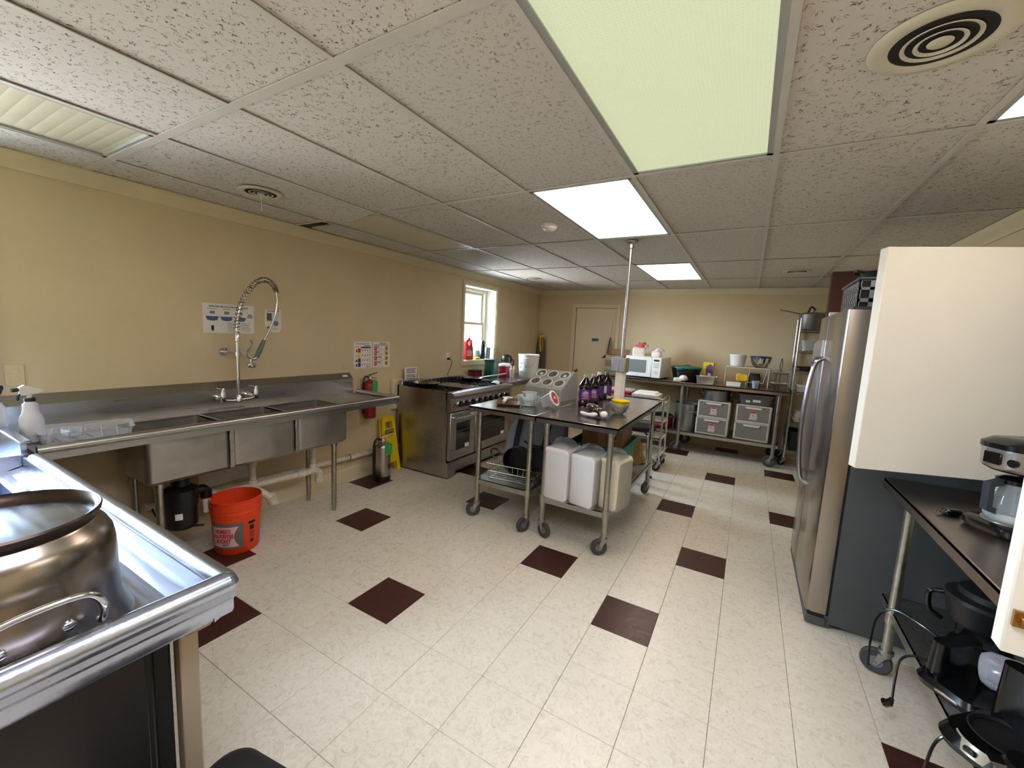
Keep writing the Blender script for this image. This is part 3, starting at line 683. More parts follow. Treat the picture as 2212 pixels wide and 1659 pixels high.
part('sponge_picture', mat('grey_print', (150, 152, 150), .7), ps, lambda b: b.prism([(.125, .012), (.168, .012), (.160, .042), (.132, .042)], 2, .001, .0014))
ink(ps, 'rule_line', M_ink, [(-.16, .0125, .10, .0145)])
ink(ps, 'bottle_picture', M_ink, [(-.124, -.085, -.106, -.052), (-.119, -.095, -.111, -.085)])
ink(ps, 'fine_print', M_grey_ink, lines(-.015, .06, -.028, 8, .0085) + lines(.08, .15, -.028, 8, .0085))
p2 = sheet('torn_notice', 'small torn white paper with appliance pictures under the hose', 'paper', -.079, 1.564, .134, .18, poly=[(-.062, .088), (.066, .09), (.067, -.055), (.045, -.092), (-.03, -.09), (-.066, -.05), (-.068, .03)])
ink(p2, 'heading_bar', M_ink, [(-.05, .076, .05, .081)])
ink(p2, 'appliance_picture', mat('dark_grey_print', (92, 92, 92), .7), [(-.052, .0, -.012, .062), (-.052, -.065, -.022, -.045)])
part('disc_picture', M_grey_ink, p2, lambda b: b.lathe([(0, .0014), (.022, .0014), (.022, .001)], 16, (.022, -.02, 0)))
ink(p2, 'fine_print', M_grey_ink, lines(.0, .05, .06, 5, .009, .002) + lines(-.01, .045, -.055, 3, .009, .002))

e1 = sheet('extinguisher_chart', 'white chart with red, yellow and purple rows above the red extinguisher', 'poster', .829, 1.268, .228, .272)
text('heading', 'Fire Extinguisher Chart', .02, M_ink, e1, (.0, .113, .0014), width=.16)
ink(e1, 'column_heads', mat('maroon_ink', (96, 40, 44), .6), [(-.028, .068, .098, .082)]); ink(e1, 'subheading', M_blue_ink, [(.01, .088, .085, .096), (-.095, .083, -.05, .087)])
for y, mt in ((.045, M_red_ink), (-.005, M_yellow_ink), (-.055, M_purple_ink), (-.1, M_purple_ink)):
    ink(e1, 'row_block', mt, [(-.062, y - .02, -.03, y + .022)]); ink(e1, 'row_icon', mt, [(-.088, y - .017, -.07, y + .01)])
    ink(e1, 'check_marks', M_ink, [(x, y - .004, x + .008, y + .008) for x in (-.012, .02, .05, .08)])
ink(e1, 'fine_print', M_ink, [(.04, -.126, .09, -.12)])
e2 = sheet('pass_poster', 'white poster headed P A S S with red letters and yellow pictures', 'poster', 1.073, 1.269, .228, .268)
text('heading', 'P A S S', .028, M_ink, e2, (.015, .115, .0014), width=.085, bold=.0006)
ink(e2, 'rule', M_ink, [(-.1, .098, .1, .103)])
for y, s, wd in ((.063, 'PULL', .028), (.012, 'AIM', .024), (-.042, 'SQUEEZE', .06), (-.095, 'SWEEP', .05)):
    ink(e2, 'row_block', M_red_ink, [(-.098, y - .02, -.064, y + .024)]); text('row_letter', s[0], .03, M_paper, e2, (-.081, y + .002, .0016))
    text('row_word', s, .018, M_ink, e2, (-.06, y + .013, .0014), align='LEFT', width=wd, bold=.0005); ink(e2, 'fine_print', M_grey_ink, lines(-.05, .02, y - .002, 2, .008, .002))
    ink(e2, 'row_picture', mat('yellow_print', (196, 172, 60), .7), [(.045, y - .02, .09, y + .024)]); ink(e2, 'row_rule', M_ink, [(-.06, y - .027, .04, y - .0255)])
    ink(e2, 'figure', mat('brown_print', (104, 74, 34), .7), [(.06, y - .016, .074, y + .014)], .0018)
nt = sheet('notice_card', 'small white notice card with dark lettering behind the stove', 'notice', 1.475, 1.035, .20, .165, x=-2.757, rot=0)
ink(nt, 'lettering', M_purple_ink, lines(-.07, .08, .065, 3, .02, .008, .35) + lines(-.07, .08, -.005, 4, .02, .008, .3))
def plate(name, label, y, z, mt, slots=True):
    t = thing(name, label, 'wall outlet', (XL + .001, y, z), rot=WALLROT)
    part('cover_plate', mt, t, lambda b: b.cbox(-.036, .036, -.058, .058, 0, .006, .003))
    for s in (-1, 1):
        rc = part('receptacle', mt, t, lambda b: b.cbox(-.017, .017, s * .02 - .014, s * .02 + .014, .005, .008, .003))
        if slots: part('slots', M_ink, rc, lambda b: [b.box(x - .0012, x + .0012, s * .02 - .006, s * .02 + .006, .008, .0084) for x in (-.007, .007)])
    return t
plate('wall_outlet', 'tan painted outlet above the sink end, left of the charts', .62, 1.20, M_wall, False)
o2 = plate('wall_outlet', 'white outlet with a black plug beside the window', 2.185, 1.215, M_white)
pc = thing('extension_lead', 'black plug and cord hanging from the white outlet behind the stove', 'lead', (XL + .01, 2.185, 1.19))
wpart('plug', M_black, pc, lambda b: b.cbox(XL + .008, XL + .04, 2.165, 2.20, 1.178, 1.208, .006))
wpart('cord', M_black, pc, lambda b: b.tube(bez([(XL + .04, 2.19, 1.19), (XL + .055, 2.215, 1.16), (XL + .045, 2.20, 1.08), (XL + .03, 2.165, .99), (XL + .02, 2.15, .90)]), .004, 8))
plate('wall_outlet', 'tan painted outlet behind the spray bottle beside the window', -1.475, 1.205, M_wall, False)

# ------------------------------------------------------------------ things on and under the sink
sb = thing('spray_bottle', 'white translucent spray bottle with a white trigger on the drainboard', 'spray bottle', (-2.45, -1.494, .9055), R(8))
sb.scale = (1.06, 1.06, 1.06)
part('bottle', mat('milky_plastic', (216, 216, 226), .4, spec=.4), sb, lambda b: b.lathe([(0, 0), (.036, 0), (.041, .006), (.041, .105), (.036, .125), (.030, .135), (.026, .16), (.026, .178), (.017, .19), (.017, .198), (0, .198)], 24))
part('collar', mat('dark_green_cap', (22, 40, 36), .5), sb, lambda b: b.lathe([(.019, .192), (.019, .207), (.012, .21), (0, .21)], 20))
part('trigger_head', M_white, sb, lambda b: (b.cyl((0, 0, .205), (0, 0, .228), .008, n=10), b.prism([(-.028, .222), (.02, .226), (.045, .236), (.044, .242), (.0, .262), (-.016, .27), (-.03, .262), (-.034, .25)], 0, -.010, .010)))
part('nozzle', mat('dark_green_cap', (22, 40, 36), .5), sb, lambda b: b.cyl((0, -.033, .25), (0, -.055, .248), .009, n=10))
part('lever', mat('dark_green_cap', (22, 40, 36), .5), sb, lambda b: b.tube(bez([(0, -.02, .235), (0, -.034, .222), (0, -.038, .20)]), .005, 8))
sb2 = thing('spray_bottle', 'spray bottle with a dark green trigger head at the picture edge', 'spray bottle', (-2.52, -1.60, .98), R(60))
part('bottle', mat('milky_plastic', (216, 216, 226), .4), sb2, lambda b: b.lathe([(0, 0), (.038, 0), (.042, .006), (.042, .09), (.03, .12), (.018, .135), (.018, .14), (0, .14)], 20))
part('trigger_head', mat('dark_green_cap', (22, 40, 36), .5), sb2, lambda b: (b.cyl((0, 0, .138), (0, 0, .16), .018, n=14), b.prism([(-.03, .16), (.05, .16), (.075, .185), (.07, .20), (-.01, .21), (-.04, .195)], 0, -.012, .012), b.tube(bez([(0, .045, .165), (0, .05, .13), (0, .06, .11)]), .006, 8)))
tr = thing('plastic_bin', 'clear plastic bin lying on the drainboard beside the spray bottle', 'bin', (-2.42, -1.305, .9055), R(-14))
part('shell', M_cplast, tr, lambda b: (rloft(b, [crr(.115, .165, 0, .03), crr(.125, .175, .05, .03), crr(.132, .182, .052, .03)], cap1=False)), None)
for k in range(5):
    part('divider', M_cplast, tr, lambda b: b.box(-.105, .105, -.13 + k * .06, -.127 + k * .06, .004, .04))
bl = thing('plastic_tub', 'small clear plastic tub inside the clear bin', 'tub', (-2.45, -1.36, .9135), R(20))
part('shell', M_cplast, bl, lambda b: rloft(b, [crr(.036, .026, 0, .01), crr(.042, .026, .035, .012), crr(.046, .028, .036, .012)], cap1=False))
# orange bucket
bk = thing('bucket', 'orange plastic pail standing on a dark floor tile under the sink', 'bucket', (-2.345, -.625, .0005), R(42))
part('shell', M_orange, bk, lambda b: b.lathe([(0, .004), (.118, .004), (.126, 0), (.130, .006), (.1465, .27), (.150, .272), (.150, .285), (.1475, .288), (.1485, .305), (.153, .308), (.153, .33), (.149, .332), (.150, .355), (.154, .358), (.154, .366), (.148, .368), (.146, .36), (.127, .012), (0, .012)], 40))
def wrap(b, r0, r1, z0, z1, a0, a1, off, n=14):
    """curved label patch on the conical pail; angle 0 faces +y' """
    b.surf(lambda u, v: ((lambda r, a: (r * math.sin(a), -r * math.cos(a), z0 + (z1 - z0) * v))(r0 + (r1 - r0) * v + off, a0 + (a1 - a0) * u)), n, 2)
rz = lambda z: .130 + .0165 * (z / .27)
part('label_panel', mat('grey_label', (112, 96, 92), .6), bk, lambda b: wrap(b, rz(.045), rz(.225), .045, .225, -.80, .66, .0008))
def flag(b):
    b.surf(lambda u, v: ((lambda a, z: ((rz(z) + .0014) * math.sin(a), -(rz(z) + .0014) * math.cos(a), z))(-.76 + u * (1.22 - .2 * math.sin(math.pi * v)) , .06 + .14 * v)), 12, 8)
part('label_flag', mat('pale_pink_label', (216, 176, 172), .6), bk, flag)
for s, z, wd in (("HOMER'S", .172, .10), ('ALL-PURPOSE', .136, .128), ('BUCKET', .101, .095)):
    text('lettering', s, .036, M_red_ink, bk, (-.13 * math.sin(.22), -.13 * math.cos(.22) - .0095 * z / .1, z), (R(90) - .06, 0, -.22), width=wd, bend=.139, bold=.001, ext=.0006)
text('small_lettering', 'CAPACITY', .012, M_ink, bk, (-.13 * math.sin(.1), -.13 * math.cos(.1) - .0062, .074), (R(90) - .06, 0, -.1), width=.045, bend=.137, bold=.0006, ext=.0005)
part('warning_print', M_ink, bk, lambda b: (wrap(b, rz(.195), rz(.215), .195, .215, .86, 1.2, .0008, 6), wrap(b, rz(.15), rz(.185), .15, .185, .92, 1.14, .0008, 6), wrap(b, rz(.06), rz(.085), .06, .085, .96, 1.13, .0008, 6)))
part('warning_text', mat('dark_orange_print', (120, 44, 24), .6), bk, lambda b: [wrap(b, rz(.10 + k * .009), rz(.105 + k * .009), .10 + k * .009, .105 + k * .009, .92, 1.16, .0008, 5) for k in range(5)])
# food waste disposer
dp = thing('waste_disposer', 'black waste disposer hanging under the first sink basin', 'disposer', (-2.43, -.905, .23))
part('motor_body', M_black, dp, lambda b: b.lathe([(0, 0), (.07, 0), (.082, .012), (.085, .03), (.085, .14), (.092, .145), (.092, .25), (.075, .262), (.05, .275), (.045, .378), (0, .378)], 26))
part('rating_label', M_paper, dp, lambda b: b.surf(lambda u, v: (.0858 * math.cos(-.75 + .45 * u), .0858 * math.sin(-.75 + .45 * u), .075 + .04 * v), 5, 1))
part('outlet_elbow', M_black, dp, lambda b: (b.tube(bez([(.0, .08, .21), (.0, .12, .212), (.0, .14, .19)]), .03, 12), b.cyl((0, .14, .15), (0, .14, .195), .033, n=14)))
part('tail_pipe', M_pvc, dp, lambda b: b.cyl((0, .14, .05), (0, .14, .155), .022, n=14))
part('power_lead', M_black, dp, lambda b: b.tube(bez([(.02, .03, .004), (.04, .10, -.02), (-.1, .0, -.03), (-.22, -.04, -.01), (-.30, -.05, .06)]), .005, 6))
# drain pipes
dr = thing('drain_pipe', 'white plastic drain pipes below the sink basins', 'pipe', (-2.6, -.1, .2))
PX_ = -2.56
for y in (-.40, .10):
    wpart('drop_pipe', M_pvc, dr, lambda b: (b.cyl((PX_, y, .30), (PX_, y, .606), .024, n=14), b.cyl((PX_, y, .47), (PX_, y, .52), .031, n=14), b.cyl((PX_, y, .33), (PX_, y, .36), .031, n=14)))
wpart('cross_pipe', M_pvc, dr, lambda b: (b.tube([(PX_, -.62, .325), (PX_, .02, .300)], .026, 14), b.tube([(PX_, -.05, .303), (PX_, .02, .30)], .034, 14)))
wpart('elbow', M_pvc, dr, lambda b: (b.tube(bez([(PX_, .0, .30), (PX_, .10, .298), (PX_, .15, .275), (PX_, .155, .21)]), .029, 14), b.cyl((PX_, .155, .185), (PX_, .155, .225), .034, n=14)))
wpart('trap', M_pvc, dr, lambda b: (b.tube(bez([(PX_, -.42, .31), (PX_ + .06, -.36, .26), (PX_ + .10, -.31, .20), (PX_ + .06, -.27, .15), (PX_ - .04, -.25, .16)]), .027, 14), b.cyl((PX_ + .1, -.325, .235), (PX_ + .085, -.30, .17), .036, n=14)))
wpart('branch_pipe', M_pvc, dr, lambda b: b.tube([(PX_ - .01, -.62, .325), (PX_ - .02, -.76, .38)], .024, 12))
ap = thing('access_panel', 'white access panel on the wall under the sink, behind the drain pipes', 'panel', (XL + .001, -.45, .33))
wpart('panel', M_white, ap, lambda b: b.cbox(XL + .001, XL + .02, -.66, -.30, .31, .42, .004)); wpart('screw', M_zinc, ap, lambda b: b.cyl((XL + .02, -.48, .40), (XL + .023, -.48, .40), .006, n=8))
lp = thing('waste_pipe', 'long white pipe running low along the wall towards the stove', 'pipe', (-2.74, .6, .25))
wpart('pipe', M_pvc, lp, lambda b: b.tube([(-2.745, -.98, .30), (-2.745, 1.62, .225)], .026, 14))
wpart('coupling', M_pvc, lp, lambda b: b.tube([(-2.745, .62, .2545), (-2.745, .69, .2525)], .031, 14))
wpart('stain_ring', mat('rust_stain', (112, 70, 40), .8), lp, lambda b: b.tube([(-2.745, .616, .2545), (-2.745, .622, .2543)], .0314, 14))

# ------------------------------------------------------------------ fire extinguishers and wet floor sign
def extinguisher(name, label, loc, rz_, r, h, mt, basemat, tags=True):
    t = thing(name, label, 'fire extinguisher', loc, rz_)
    part('cylinder', mt, t, lambda b: b.lathe([(0, .0), (r * .9, .0), (r, .012), (r, h * .74), (r * .92, h * .79), (r * .6, h * .835), (r * .32, h * .85), (r * .3, h * .88), (0, h * .88)], 26))
    if basemat: part('base_band', basemat, t, lambda b: b.lathe([(r * .9, -.0005), (r + .002, .0), (r + .002, h * .1), (r, h * .1)], 26))
    part('valve', M_steel_dull, t, lambda b: (b.cyl((0, 0, h * .86), (0, 0, h * .94), r * .24, n=12), b.cyl((0, 0, h * .9), (r * .5, 0, h * .9), r * .12, n=10)))
    part('lever', M_chrome, t, lambda b: (b.prism([(-r * .3, h * .93), (r * 1.25, h * 1.01), (r * 1.2, h * 1.03), (-r * .3, h * .965)], 1, -.009, .009), b.prism([(-r * .2, h * .90), (r * .4, h * .895), (r * 1.15, h * .87), (r * 1.1, h * .885), (r * .3, h * .92), (-r * .2, h * .92)], 1, -.009, .009)))
    part('hose', M_black, t, lambda b: b.tube(bez([(-r * .2, 0, h * .90), (-r * .7, 0, h * .93), (-r * 1.1, 0, h * .80), (-r * 1.16, 0, h * .4), (-r * 1.14, 0, h * .1)]), r * .13, 10))
    part('pressure_gauge', M_white, t, lambda b: b.cyl((0, -r * .25, h * .9), (0, -r * .36, h * .9), r * .18, n=14))
    if tags: part('inspection_tag', M_greentag, t, lambda b: b.prism([(r * .05, h * .60), (r * .95, h * .60), (r * .95, h * .83), (r * .45, h * .88), (r * .05, h * .83)], 1, -r * 1.06 - .001, -r * 1.06))
    return t
ex1 = extinguisher('fire_extinguisher', 'red fire extinguisher hanging on the wall behind the sink end', (-2.728, .858, .625), R(68), .062, .46, mat('dark_red_paint', (140, 22, 24), .3), None)
part('white_label', M_paper, ex1, lambda b: b.surf(lambda u, v: (.0628 * math.cos(-1.75 + .6 * u), .0628 * math.sin(-1.75 + .6 * u), .14 + .05 * v), 5, 1))
part('wall_hook', M_steel_dull, ex1, lambda b: b.tube([(0, .0, .40), (.0, .04, .40), (0, .05, .44)], .006, 6))
ex2 = extinguisher('fire_extinguisher', 'silver fire extinguisher with a green tag standing on the floor', (-2.545, .868, .001), R(62), .078, .465, mat('silver_tank', (176, 172, 160), .3, 1., noise=.05, nscale=20), M_black)
part('round_decal', mat('maroon_decal', (92, 40, 44), .6), ex2, lambda b: b.surf(lambda u, v: (.0788 * math.cos(-1.1 + .5 * u), .0788 * math.sin(-1.1 + .5 * u), .125 + .05 * v), 5, 1))
ws = thing('floor_sign', 'yellow caution floor sign leaning folded against the wall', 'floor sign', (-2.655, 1.105, .0), rot=(0, R(-7), R(4)))
def signp(b, x0, x1):
    b.prism([(-.125, 0), (-.09, .60), (.09, .60), (.125, 0), (.085, 0), (.07, .10), (-.07, .10), (-.085, 0)], 0, x0, x1)
def frame_sign(b, x0, x1):
    # panel with hand hole near the top
    for q in ([(-.125, 0), (-.098, .47), (.098, .47), (.125, 0), (.085, 0), (.07, .1), (-.07, .1), (-.085, 0)], [(-.098, .47), (-.094, .545), (-.052, .545), (-.056, .47)], [(.056, .47), (.052, .545), (.094, .545), (.098, .47)], [(-.094, .545), (-.088, .595), (-.078, .605), (.078, .605), (.088, .595), (.094, .545)]):
        b.prism(q, 0, x0, x1)
part('front_panel', M_yellow, ws, lambda b: frame_sign(b, 0, .012))
part('rear_panel', M_yellow, ws, lambda b: frame_sign(b, -.035, -.022))
part('hinge_pin', M_yellow, ws, lambda b: b.cyl((-.012, -.09, .585), (-.012, .09, .585), .012, n=10))
part('caution_plate', M_ink, ws, lambda b: b.box(.012, .0128, -.064, .064, .418, .460))
text('caution_lettering', 'CAUTION', .034, M_yellow_ink, ws, (.0132, 0, .439), WALLROT, width=.108, bold=.0006)
text('caution_script', 'Wet Floor', .026, M_ink, ws, (.0126, .0, .396), WALLROT, width=.085, shear=.3)
# ------------------------------------------------------------------ stove
so = thing('stove', 'wide stainless steel gas range with two oven doors and black grates', 'stove', (-2.35, 1.86, 0))
Y0, Y1, XB, XF = 1.25, 2.465, -2.715, -2.035
wpart('body', M_steel, so, lambda b: (b.box(XB, XF, Y0, Y0 + .012, .02, .925), b.box(XB, XF, Y1 - .012, Y1, .02, .925), b.box(XB, XB + .01, Y0 + .0125, Y1 - .0125, .05, .93), b.box(XB + .012, XF - .022, Y0 + .014, Y1 - .014, .10, .14), b.box(XF - .02, XF - .001, Y0 + .0125, Y1 - .0125, .19, .90)))
wpart('kick_panel', M_steel, so, lambda b: b.prism([(Y0, .02), (Y0 + .11, .02), (Y0 + .14, .06), (Y1 - .14, .06), (Y1 - .11, .02), (Y1, .02), (Y1, .178), (Y0, .178)], 0, XF, XF + .03))
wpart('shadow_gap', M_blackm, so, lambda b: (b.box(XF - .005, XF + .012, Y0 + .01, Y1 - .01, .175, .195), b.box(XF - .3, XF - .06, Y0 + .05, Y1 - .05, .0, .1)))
wpart('cooktop', M_iron, so, lambda b: b.box(XB + .03, XF + .02, Y0 + .012, Y1 - .012, .885, .90))
wpart('side_rim', M_steel, so, lambda b: b.box(XB, XF - .02, Y0 - .001, Y0 + .014, .91, .929)); wpart('side_rim', M_steel, so, lambda b: b.box(XB, XF - .02, Y1 - .014, Y1 + .001, .91, .929))
wpart('back_guard', M_steel, so, lambda b: (b.cbox(XB, XB + .05, Y0, Y1, .90, .985, .006),))
for k in range(16):
    wpart('vent_slot', M_blackm, so, lambda b: b.box(XB + .05, XB + .0515, Y0 + .06 + k * .072, Y0 + .115 + k * .072, .93, .965))
wpart('bullnose', M_steel, so, lambda b: b.prism([(XF - .02, .925), (XF + .055, .925), (XF + .085, .915), (XF + .095, .90), (XF + .09, .882), (XF + .07, .872), (XF + .03, .862), (XF - .02, .862)], 1, Y0, Y1))
wpart('control_panel', M_steel, so, lambda b: b.prism([(XF - .01, .862), (XF + .045, .862), (XF + .06, .735), (XF + .05, .722), (XF - .01, .722)], 1, Y0, Y1))
for k, y in enumerate((1.385, 1.49, 1.61, 1.745, 1.855, 1.965, 2.085, 2.21, 2.325)):
    kn = wpart('knob', M_black, so, lambda b: b.lathe([(.030, 0), (.030, .02), (.026, .042), (.020, .046), (0, .046)], 18, M=Matrix.Translation((XF + .058, y, .796)) @ Euler((0, R(83), 0)).to_matrix().to_4x4()))
    part('knob_ring', M_chrome, kn, lambda b: b.lathe([(.036, -.001), (.036, .006), (.028, .012), (.028, -.001)], 20, M=Matrix.Translation((XF + .054, y, .796)) @ Euler((0, R(83), 0)).to_matrix().to_4x4()))
wpart('switch', M_red, so, lambda b: b.box(XF + .06, XF + .063, Y0 + .035, Y0 + .05, .76, .785))
def oven(y0, y1):
    d_ = wpart('oven_door', M_steel, so, lambda b: (b.cbox(XF + .004, XF + .045, y0, y1, .20, .705, .004)))
    m_ = .10 if y1 - y0 < .5 else .10
    part('oven_window', mat('oven_glass', (14, 14, 15), .08, spec=.7), d_, lambda b: b.box(XF + .0445, XF + .0465, y0 + m_, y1 - m_, .30, .595))
    part('rack_line', M_steel_dull, d_, lambda b: (b.box(XF + .0464, XF + .0468, y0 + m_ + .02, y1 - m_ - .02, .50, .504), b.box(XF + .0464, XF + .0468, y0 + m_ + .02, y1 - m_ - .02, .46, .463)))
    part('window_sticker', M_paper, d_, lambda b: b.box(XF + .0465, XF + .047, y1 - m_ - .085, y1 - m_ - .01, .305, .345))
    part('handle', M_chrome, d_, lambda b: (b.cyl((XF + .085, y0 + .03, .655), (XF + .085, y1 - .03, .655), .013, n=12), [b.cyl((XF + .04, y, .655), (XF + .085, y, .655), .009, n=10) for y in (y0 + .05, y1 - .05)]))
oven(Y0 + .012, Y0 + .455); oven(Y0 + .465, Y1 - .012)
def grate(y0, y1):
    def fn(b):
        z = .925
        for y in (y0, y1): b.box(XB + .07, XF - .01, y - .006, y + .006, z - .012, z)
        for x in (XB + .07, (XB + XF) / 2 + .03, XF - .02): b.box(x - .006, x + .006, y0, y1, z - .012, z)
        for cx in (XB + .225, XF - .17):
            cyy = (y0 + y1) / 2
            for a in range(0, 360, 45):
                c, s = math.cos(R(a)), math.sin(R(a)); q = Matrix.Translation((cx, cyy, 0)) @ Matrix.Rotation(R(a), 4, 'Z')
                b.box(.035, .125, -.005, .005, z - .010, z + .002, q)
        for x in (XB + .08, XF - .03):
            for y in (y0 + .01, y1 - .01): b.box(x - .007, x + .007, y - .007, y + .007, .899, z)
    g = wpart('grate', M_iron, so, fn)
    for cx in (XB + .225, XF - .17):
        part('burner', M_iron, g, lambda b: b.lathe([(0, .915), (.03, .915), (.036, .91), (.036, .902), (.055, .90), (0, .899)], 16, (cx, (y0 + y1) / 2, 0)))
grate(Y0 + .03, Y0 + .33)
grate(Y1 - .33, Y1 - .03)
wpart('griddle', mat('griddle_plate', (120, 122, 128), .14, 1.), so, lambda b: b.cbox(XB + .08, XF - .03, Y0 + .36, Y0 + .66, .905, .932, .004))
grate(Y0 + .68, Y1 - .35)
def pan(label, loc, rz_, r, mt, hmat, hl):
    t = thing('frying_pan', label, 'frying pan', loc, rz_)
    part('bowl', mt, t, lambda b: b.lathe([(0, 0), (r * .68, 0), (r * .74, .004), (r * .98, .044), (r, .046), (r * .985, .048), (r * .73, .008), (r * .66, .004), (0, .004)], 36))
    part('handle', hmat, t, lambda b: b.tube([(r * .86, 0, .03), (r * 1.05, 0, .055), (r * 1.05 + hl * .4, 0, .085), (r * 1.05 + hl, 0, .125)], [.012, .012, .009, .010], 10))
    return t
pan('steel frying pan sitting on the near burner of the stove', (-2.475, 1.425, .9265), R(165), .15, mat('worn_steel_pan', (170, 160, 140), .22, 1., noise=.08, nscale=20), M_steel_dull, .02)
pan('frying pan with a long pale handle on the far burner', (-2.465, 2.275, .9265), R(18), .15, mat('pan_dark_steel', (120, 116, 108), .2, 1.), M_steel, .30)
cl = thing('spoon_rest', 'pale folded cloth lying on the far front burner', 'cloth', (-2.12, 2.30, .928), R(20))
part('fold', M_paper, cl, lambda b: b.surf(lambda u, v: (-.05 + .1 * v + .01 * math.sin(5 * u), -.11 + .22 * u, .002 + .018 * math.sin(math.pi * v) * (1 + .5 * math.sin(7 * u))), 14, 8))
# electrical box on the wall behind the stove
eb = thing('electrical_box', 'cream wall box with a dark socket behind the stove', 'electrical box', (XL, 1.285, .64))
wpart('box', M_trim, eb, lambda b: b.cbox(XL + .001, XL + .05, 1.20, 1.36, .66, .99, .006))
wpart('socket', M_blackm, eb, lambda b: b.box(XL + .05, XL + .054, 1.265, 1.335, .74, .93))
wpart('conduit', M_zinc, eb, lambda b: b.cyl((XL + .03, 1.30, .12), (XL + .03, 1.30, .66), .018, n=10))

# ------------------------------------------------------------------ steel counter between stove and far corner
def caster(b_parent, x, y, r=.06, h=.12, a=30, mt=M_rubber):
    c = part('caster', M_zinc, b_parent, lambda b: (b.cyl((0, 0, h - .004), (0, 0, h + .01), .03, n=14), b.cyl((0, 0, h - .022), (0, 0, h), .024, n=14),
        [b.prism([(-.012, h - .012), (.026, h - .012), (.038, r - .012), (.024, r - .012)], 1, s * .021 - .002, s * .021 + .002) for s in (-1, 1)]), (x, y, 0), (0, 0, R(a)))
    part('wheel', mt, c, lambda b: b.lathe([(r * .45, -.014), (r * .9, -.015), (r, -.008), (r, .008), (r * .9, .015), (r * .45, .014)], 24, M=Matrix.Translation((.03, 0, r)) @ Euler((R(90), 0, 0)).to_matrix().to_4x4()))
    part('hub', M_wheel, c, lambda b: (b.lathe([(0, -.013), (r * .5, -.013), (r * .5, .013), (0, .013)], 16, M=Matrix.Translation((.03, 0, r)) @ Euler((R(90), 0, 0)).to_matrix().to_4x4()), b.cyl((.03, -.026, r), (.03, .026, r), .006, n=8)))
    return c
def work_table(label, loc, lx, ly, h, shelf_z, legs, casters=True, topmat=None, group=None, lip=.045, rz_=0, cast_r=.06, cast_a=(30, 200, 100, 320, 60, 250), back=None):
    """lx,ly: size; origin at the centre of the floor footprint"""
    t = thing('work_table', label, 'table', loc, rz_, group)
    hx, hy = lx / 2, ly / 2
    part('top', topmat or M_top, t, lambda b: (b.cbox(-hx, hx, -hy, hy, h - .018, h, .003), b.box(-hx, hx, -hy, -hy + .004, h - lip, h - .004), b.box(-hx, hx, hy - .004, hy, h - lip, h - .004), b.box(-hx, -hx + .004, -hy, hy, h - lip, h - .004), b.box(hx - .004, hx, -hy, hy, h - lip, h - .004)))
    if back: part('rear_upstand', topmat or M_top, t, back)
    part('shelf', M_zinc, t, lambda b: (b.box(-hx + .05, hx - .05, -hy + .05, hy - .05, shelf_z - .006, shelf_z), b.box(-hx + .05, hx - .05, -hy + .05, -hy + .054, shelf_z - .045, shelf_z), b.box(-hx + .05, hx - .05, hy - .054, hy - .05, shelf_z - .045, shelf_z), b.box(-hx + .05, -hx + .054, -hy + .05, hy - .05, shelf_z - .045, shelf_z), b.box(hx - .054, hx - .05, -hy + .05, hy - .05, shelf_z - .045, shelf_z)))
    for i, (x, y) in enumerate(legs):
        z0 = cast_r * 2 + .008 if casters else .0
        l = part('leg', M_legs, t, lambda b: (b.cyl((0, 0, z0), (0, 0, h - .02), .0205, n=16), b.cyl((0, 0, shelf_z - .06), (0, 0, shelf_z + .012), .026, n=16), b.cyl((0, 0, h - .075), (0, 0, h - .02), .026, n=14)), (x, y, 0))
        if casters: caster(t, x, y, cast_r, cast_r * 2, cast_a[i % len(cast_a)])
    return t
ct = thing('corner_counter', 'steel counter with clutter between the stove and far corner', 'counter', (-2.42, 3.1, 0))
wpart('top', M_top, ct, lambda b: (b.cbox(-2.785, -2.03, 2.49, 3.72, .915, .935, .004), b.box(-2.034, -2.03, 2.49, 3.72, .87, .918)))
wpart('shelf', M_zinc, ct, lambda b: b.box(-2.74, -2.07, 2.55, 3.66, .28, .29))
for x in (-2.73, -2.09):
    for y in (2.56, 3.65):
        wpart('leg', M_legs, ct, lambda b: b.cyl((x, y, 0), (x, y, .915), .0205, n=12))
CZ = .9355
gc = thing('canister', 'dark green coffee canister on the steel counter', 'canister', (-2.56, 2.875, CZ))
part('can', M_green, gc, lambda b: rloft(b, [crr(.078, .078, 0, .03), crr(.078, .078, .215, .03), crr(.074, .074, .222, .03)]))
part('lid', mat('dark_green_lid', (14, 56, 50), .4), gc, lambda b: rloft(b, [crr(.083, .083, .218, .032), crr(.083, .083, .242, .032), crr(.076, .076, .248, .03)]))
rb = thing('tin_box', 'dark red tin with a black lid beneath the window', 'tin', (-2.68, 2.66, CZ))
part('tin', mat('maroon_tin', (104, 24, 26), .35), rb, lambda b: b.cbox(-.06, .06, -.085, .085, 0, .085, .006))
part('lid', M_black, rb, lambda b: b.cbox(-.063, .063, -.088, .088, .07, .095, .006))
rc = thing('coffee_tub', 'red coffee tub with a white lid on the counter', 'tub', (-2.46, 3.085, CZ))
part('tub', mat('tub_red', (150, 22, 30), .35), rc, lambda b: rloft(b, [crr(.058, .07, 0, .03), crr(.064, .076, .015, .03), crr(.058, .07, .09, .03), crr(.062, .074, .155, .03)]))
part('lid', M_white, rc, lambda b: rloft(b, [crr(.067, .079, .15, .032), crr(.067, .079, .178, .032), crr(.06, .07, .184, .03)]))
cp2 = thing('coffee_carafe', 'glass carafe with a black lid and handle on the counter', 'carafe', (-2.56, 3.30, CZ))
part('glass_bowl', M_glassy, cp2, lambda b: b.lathe([(0, .12), (.05, .12), (.068, .14), (.07, .17), (.055, .20)], 24))
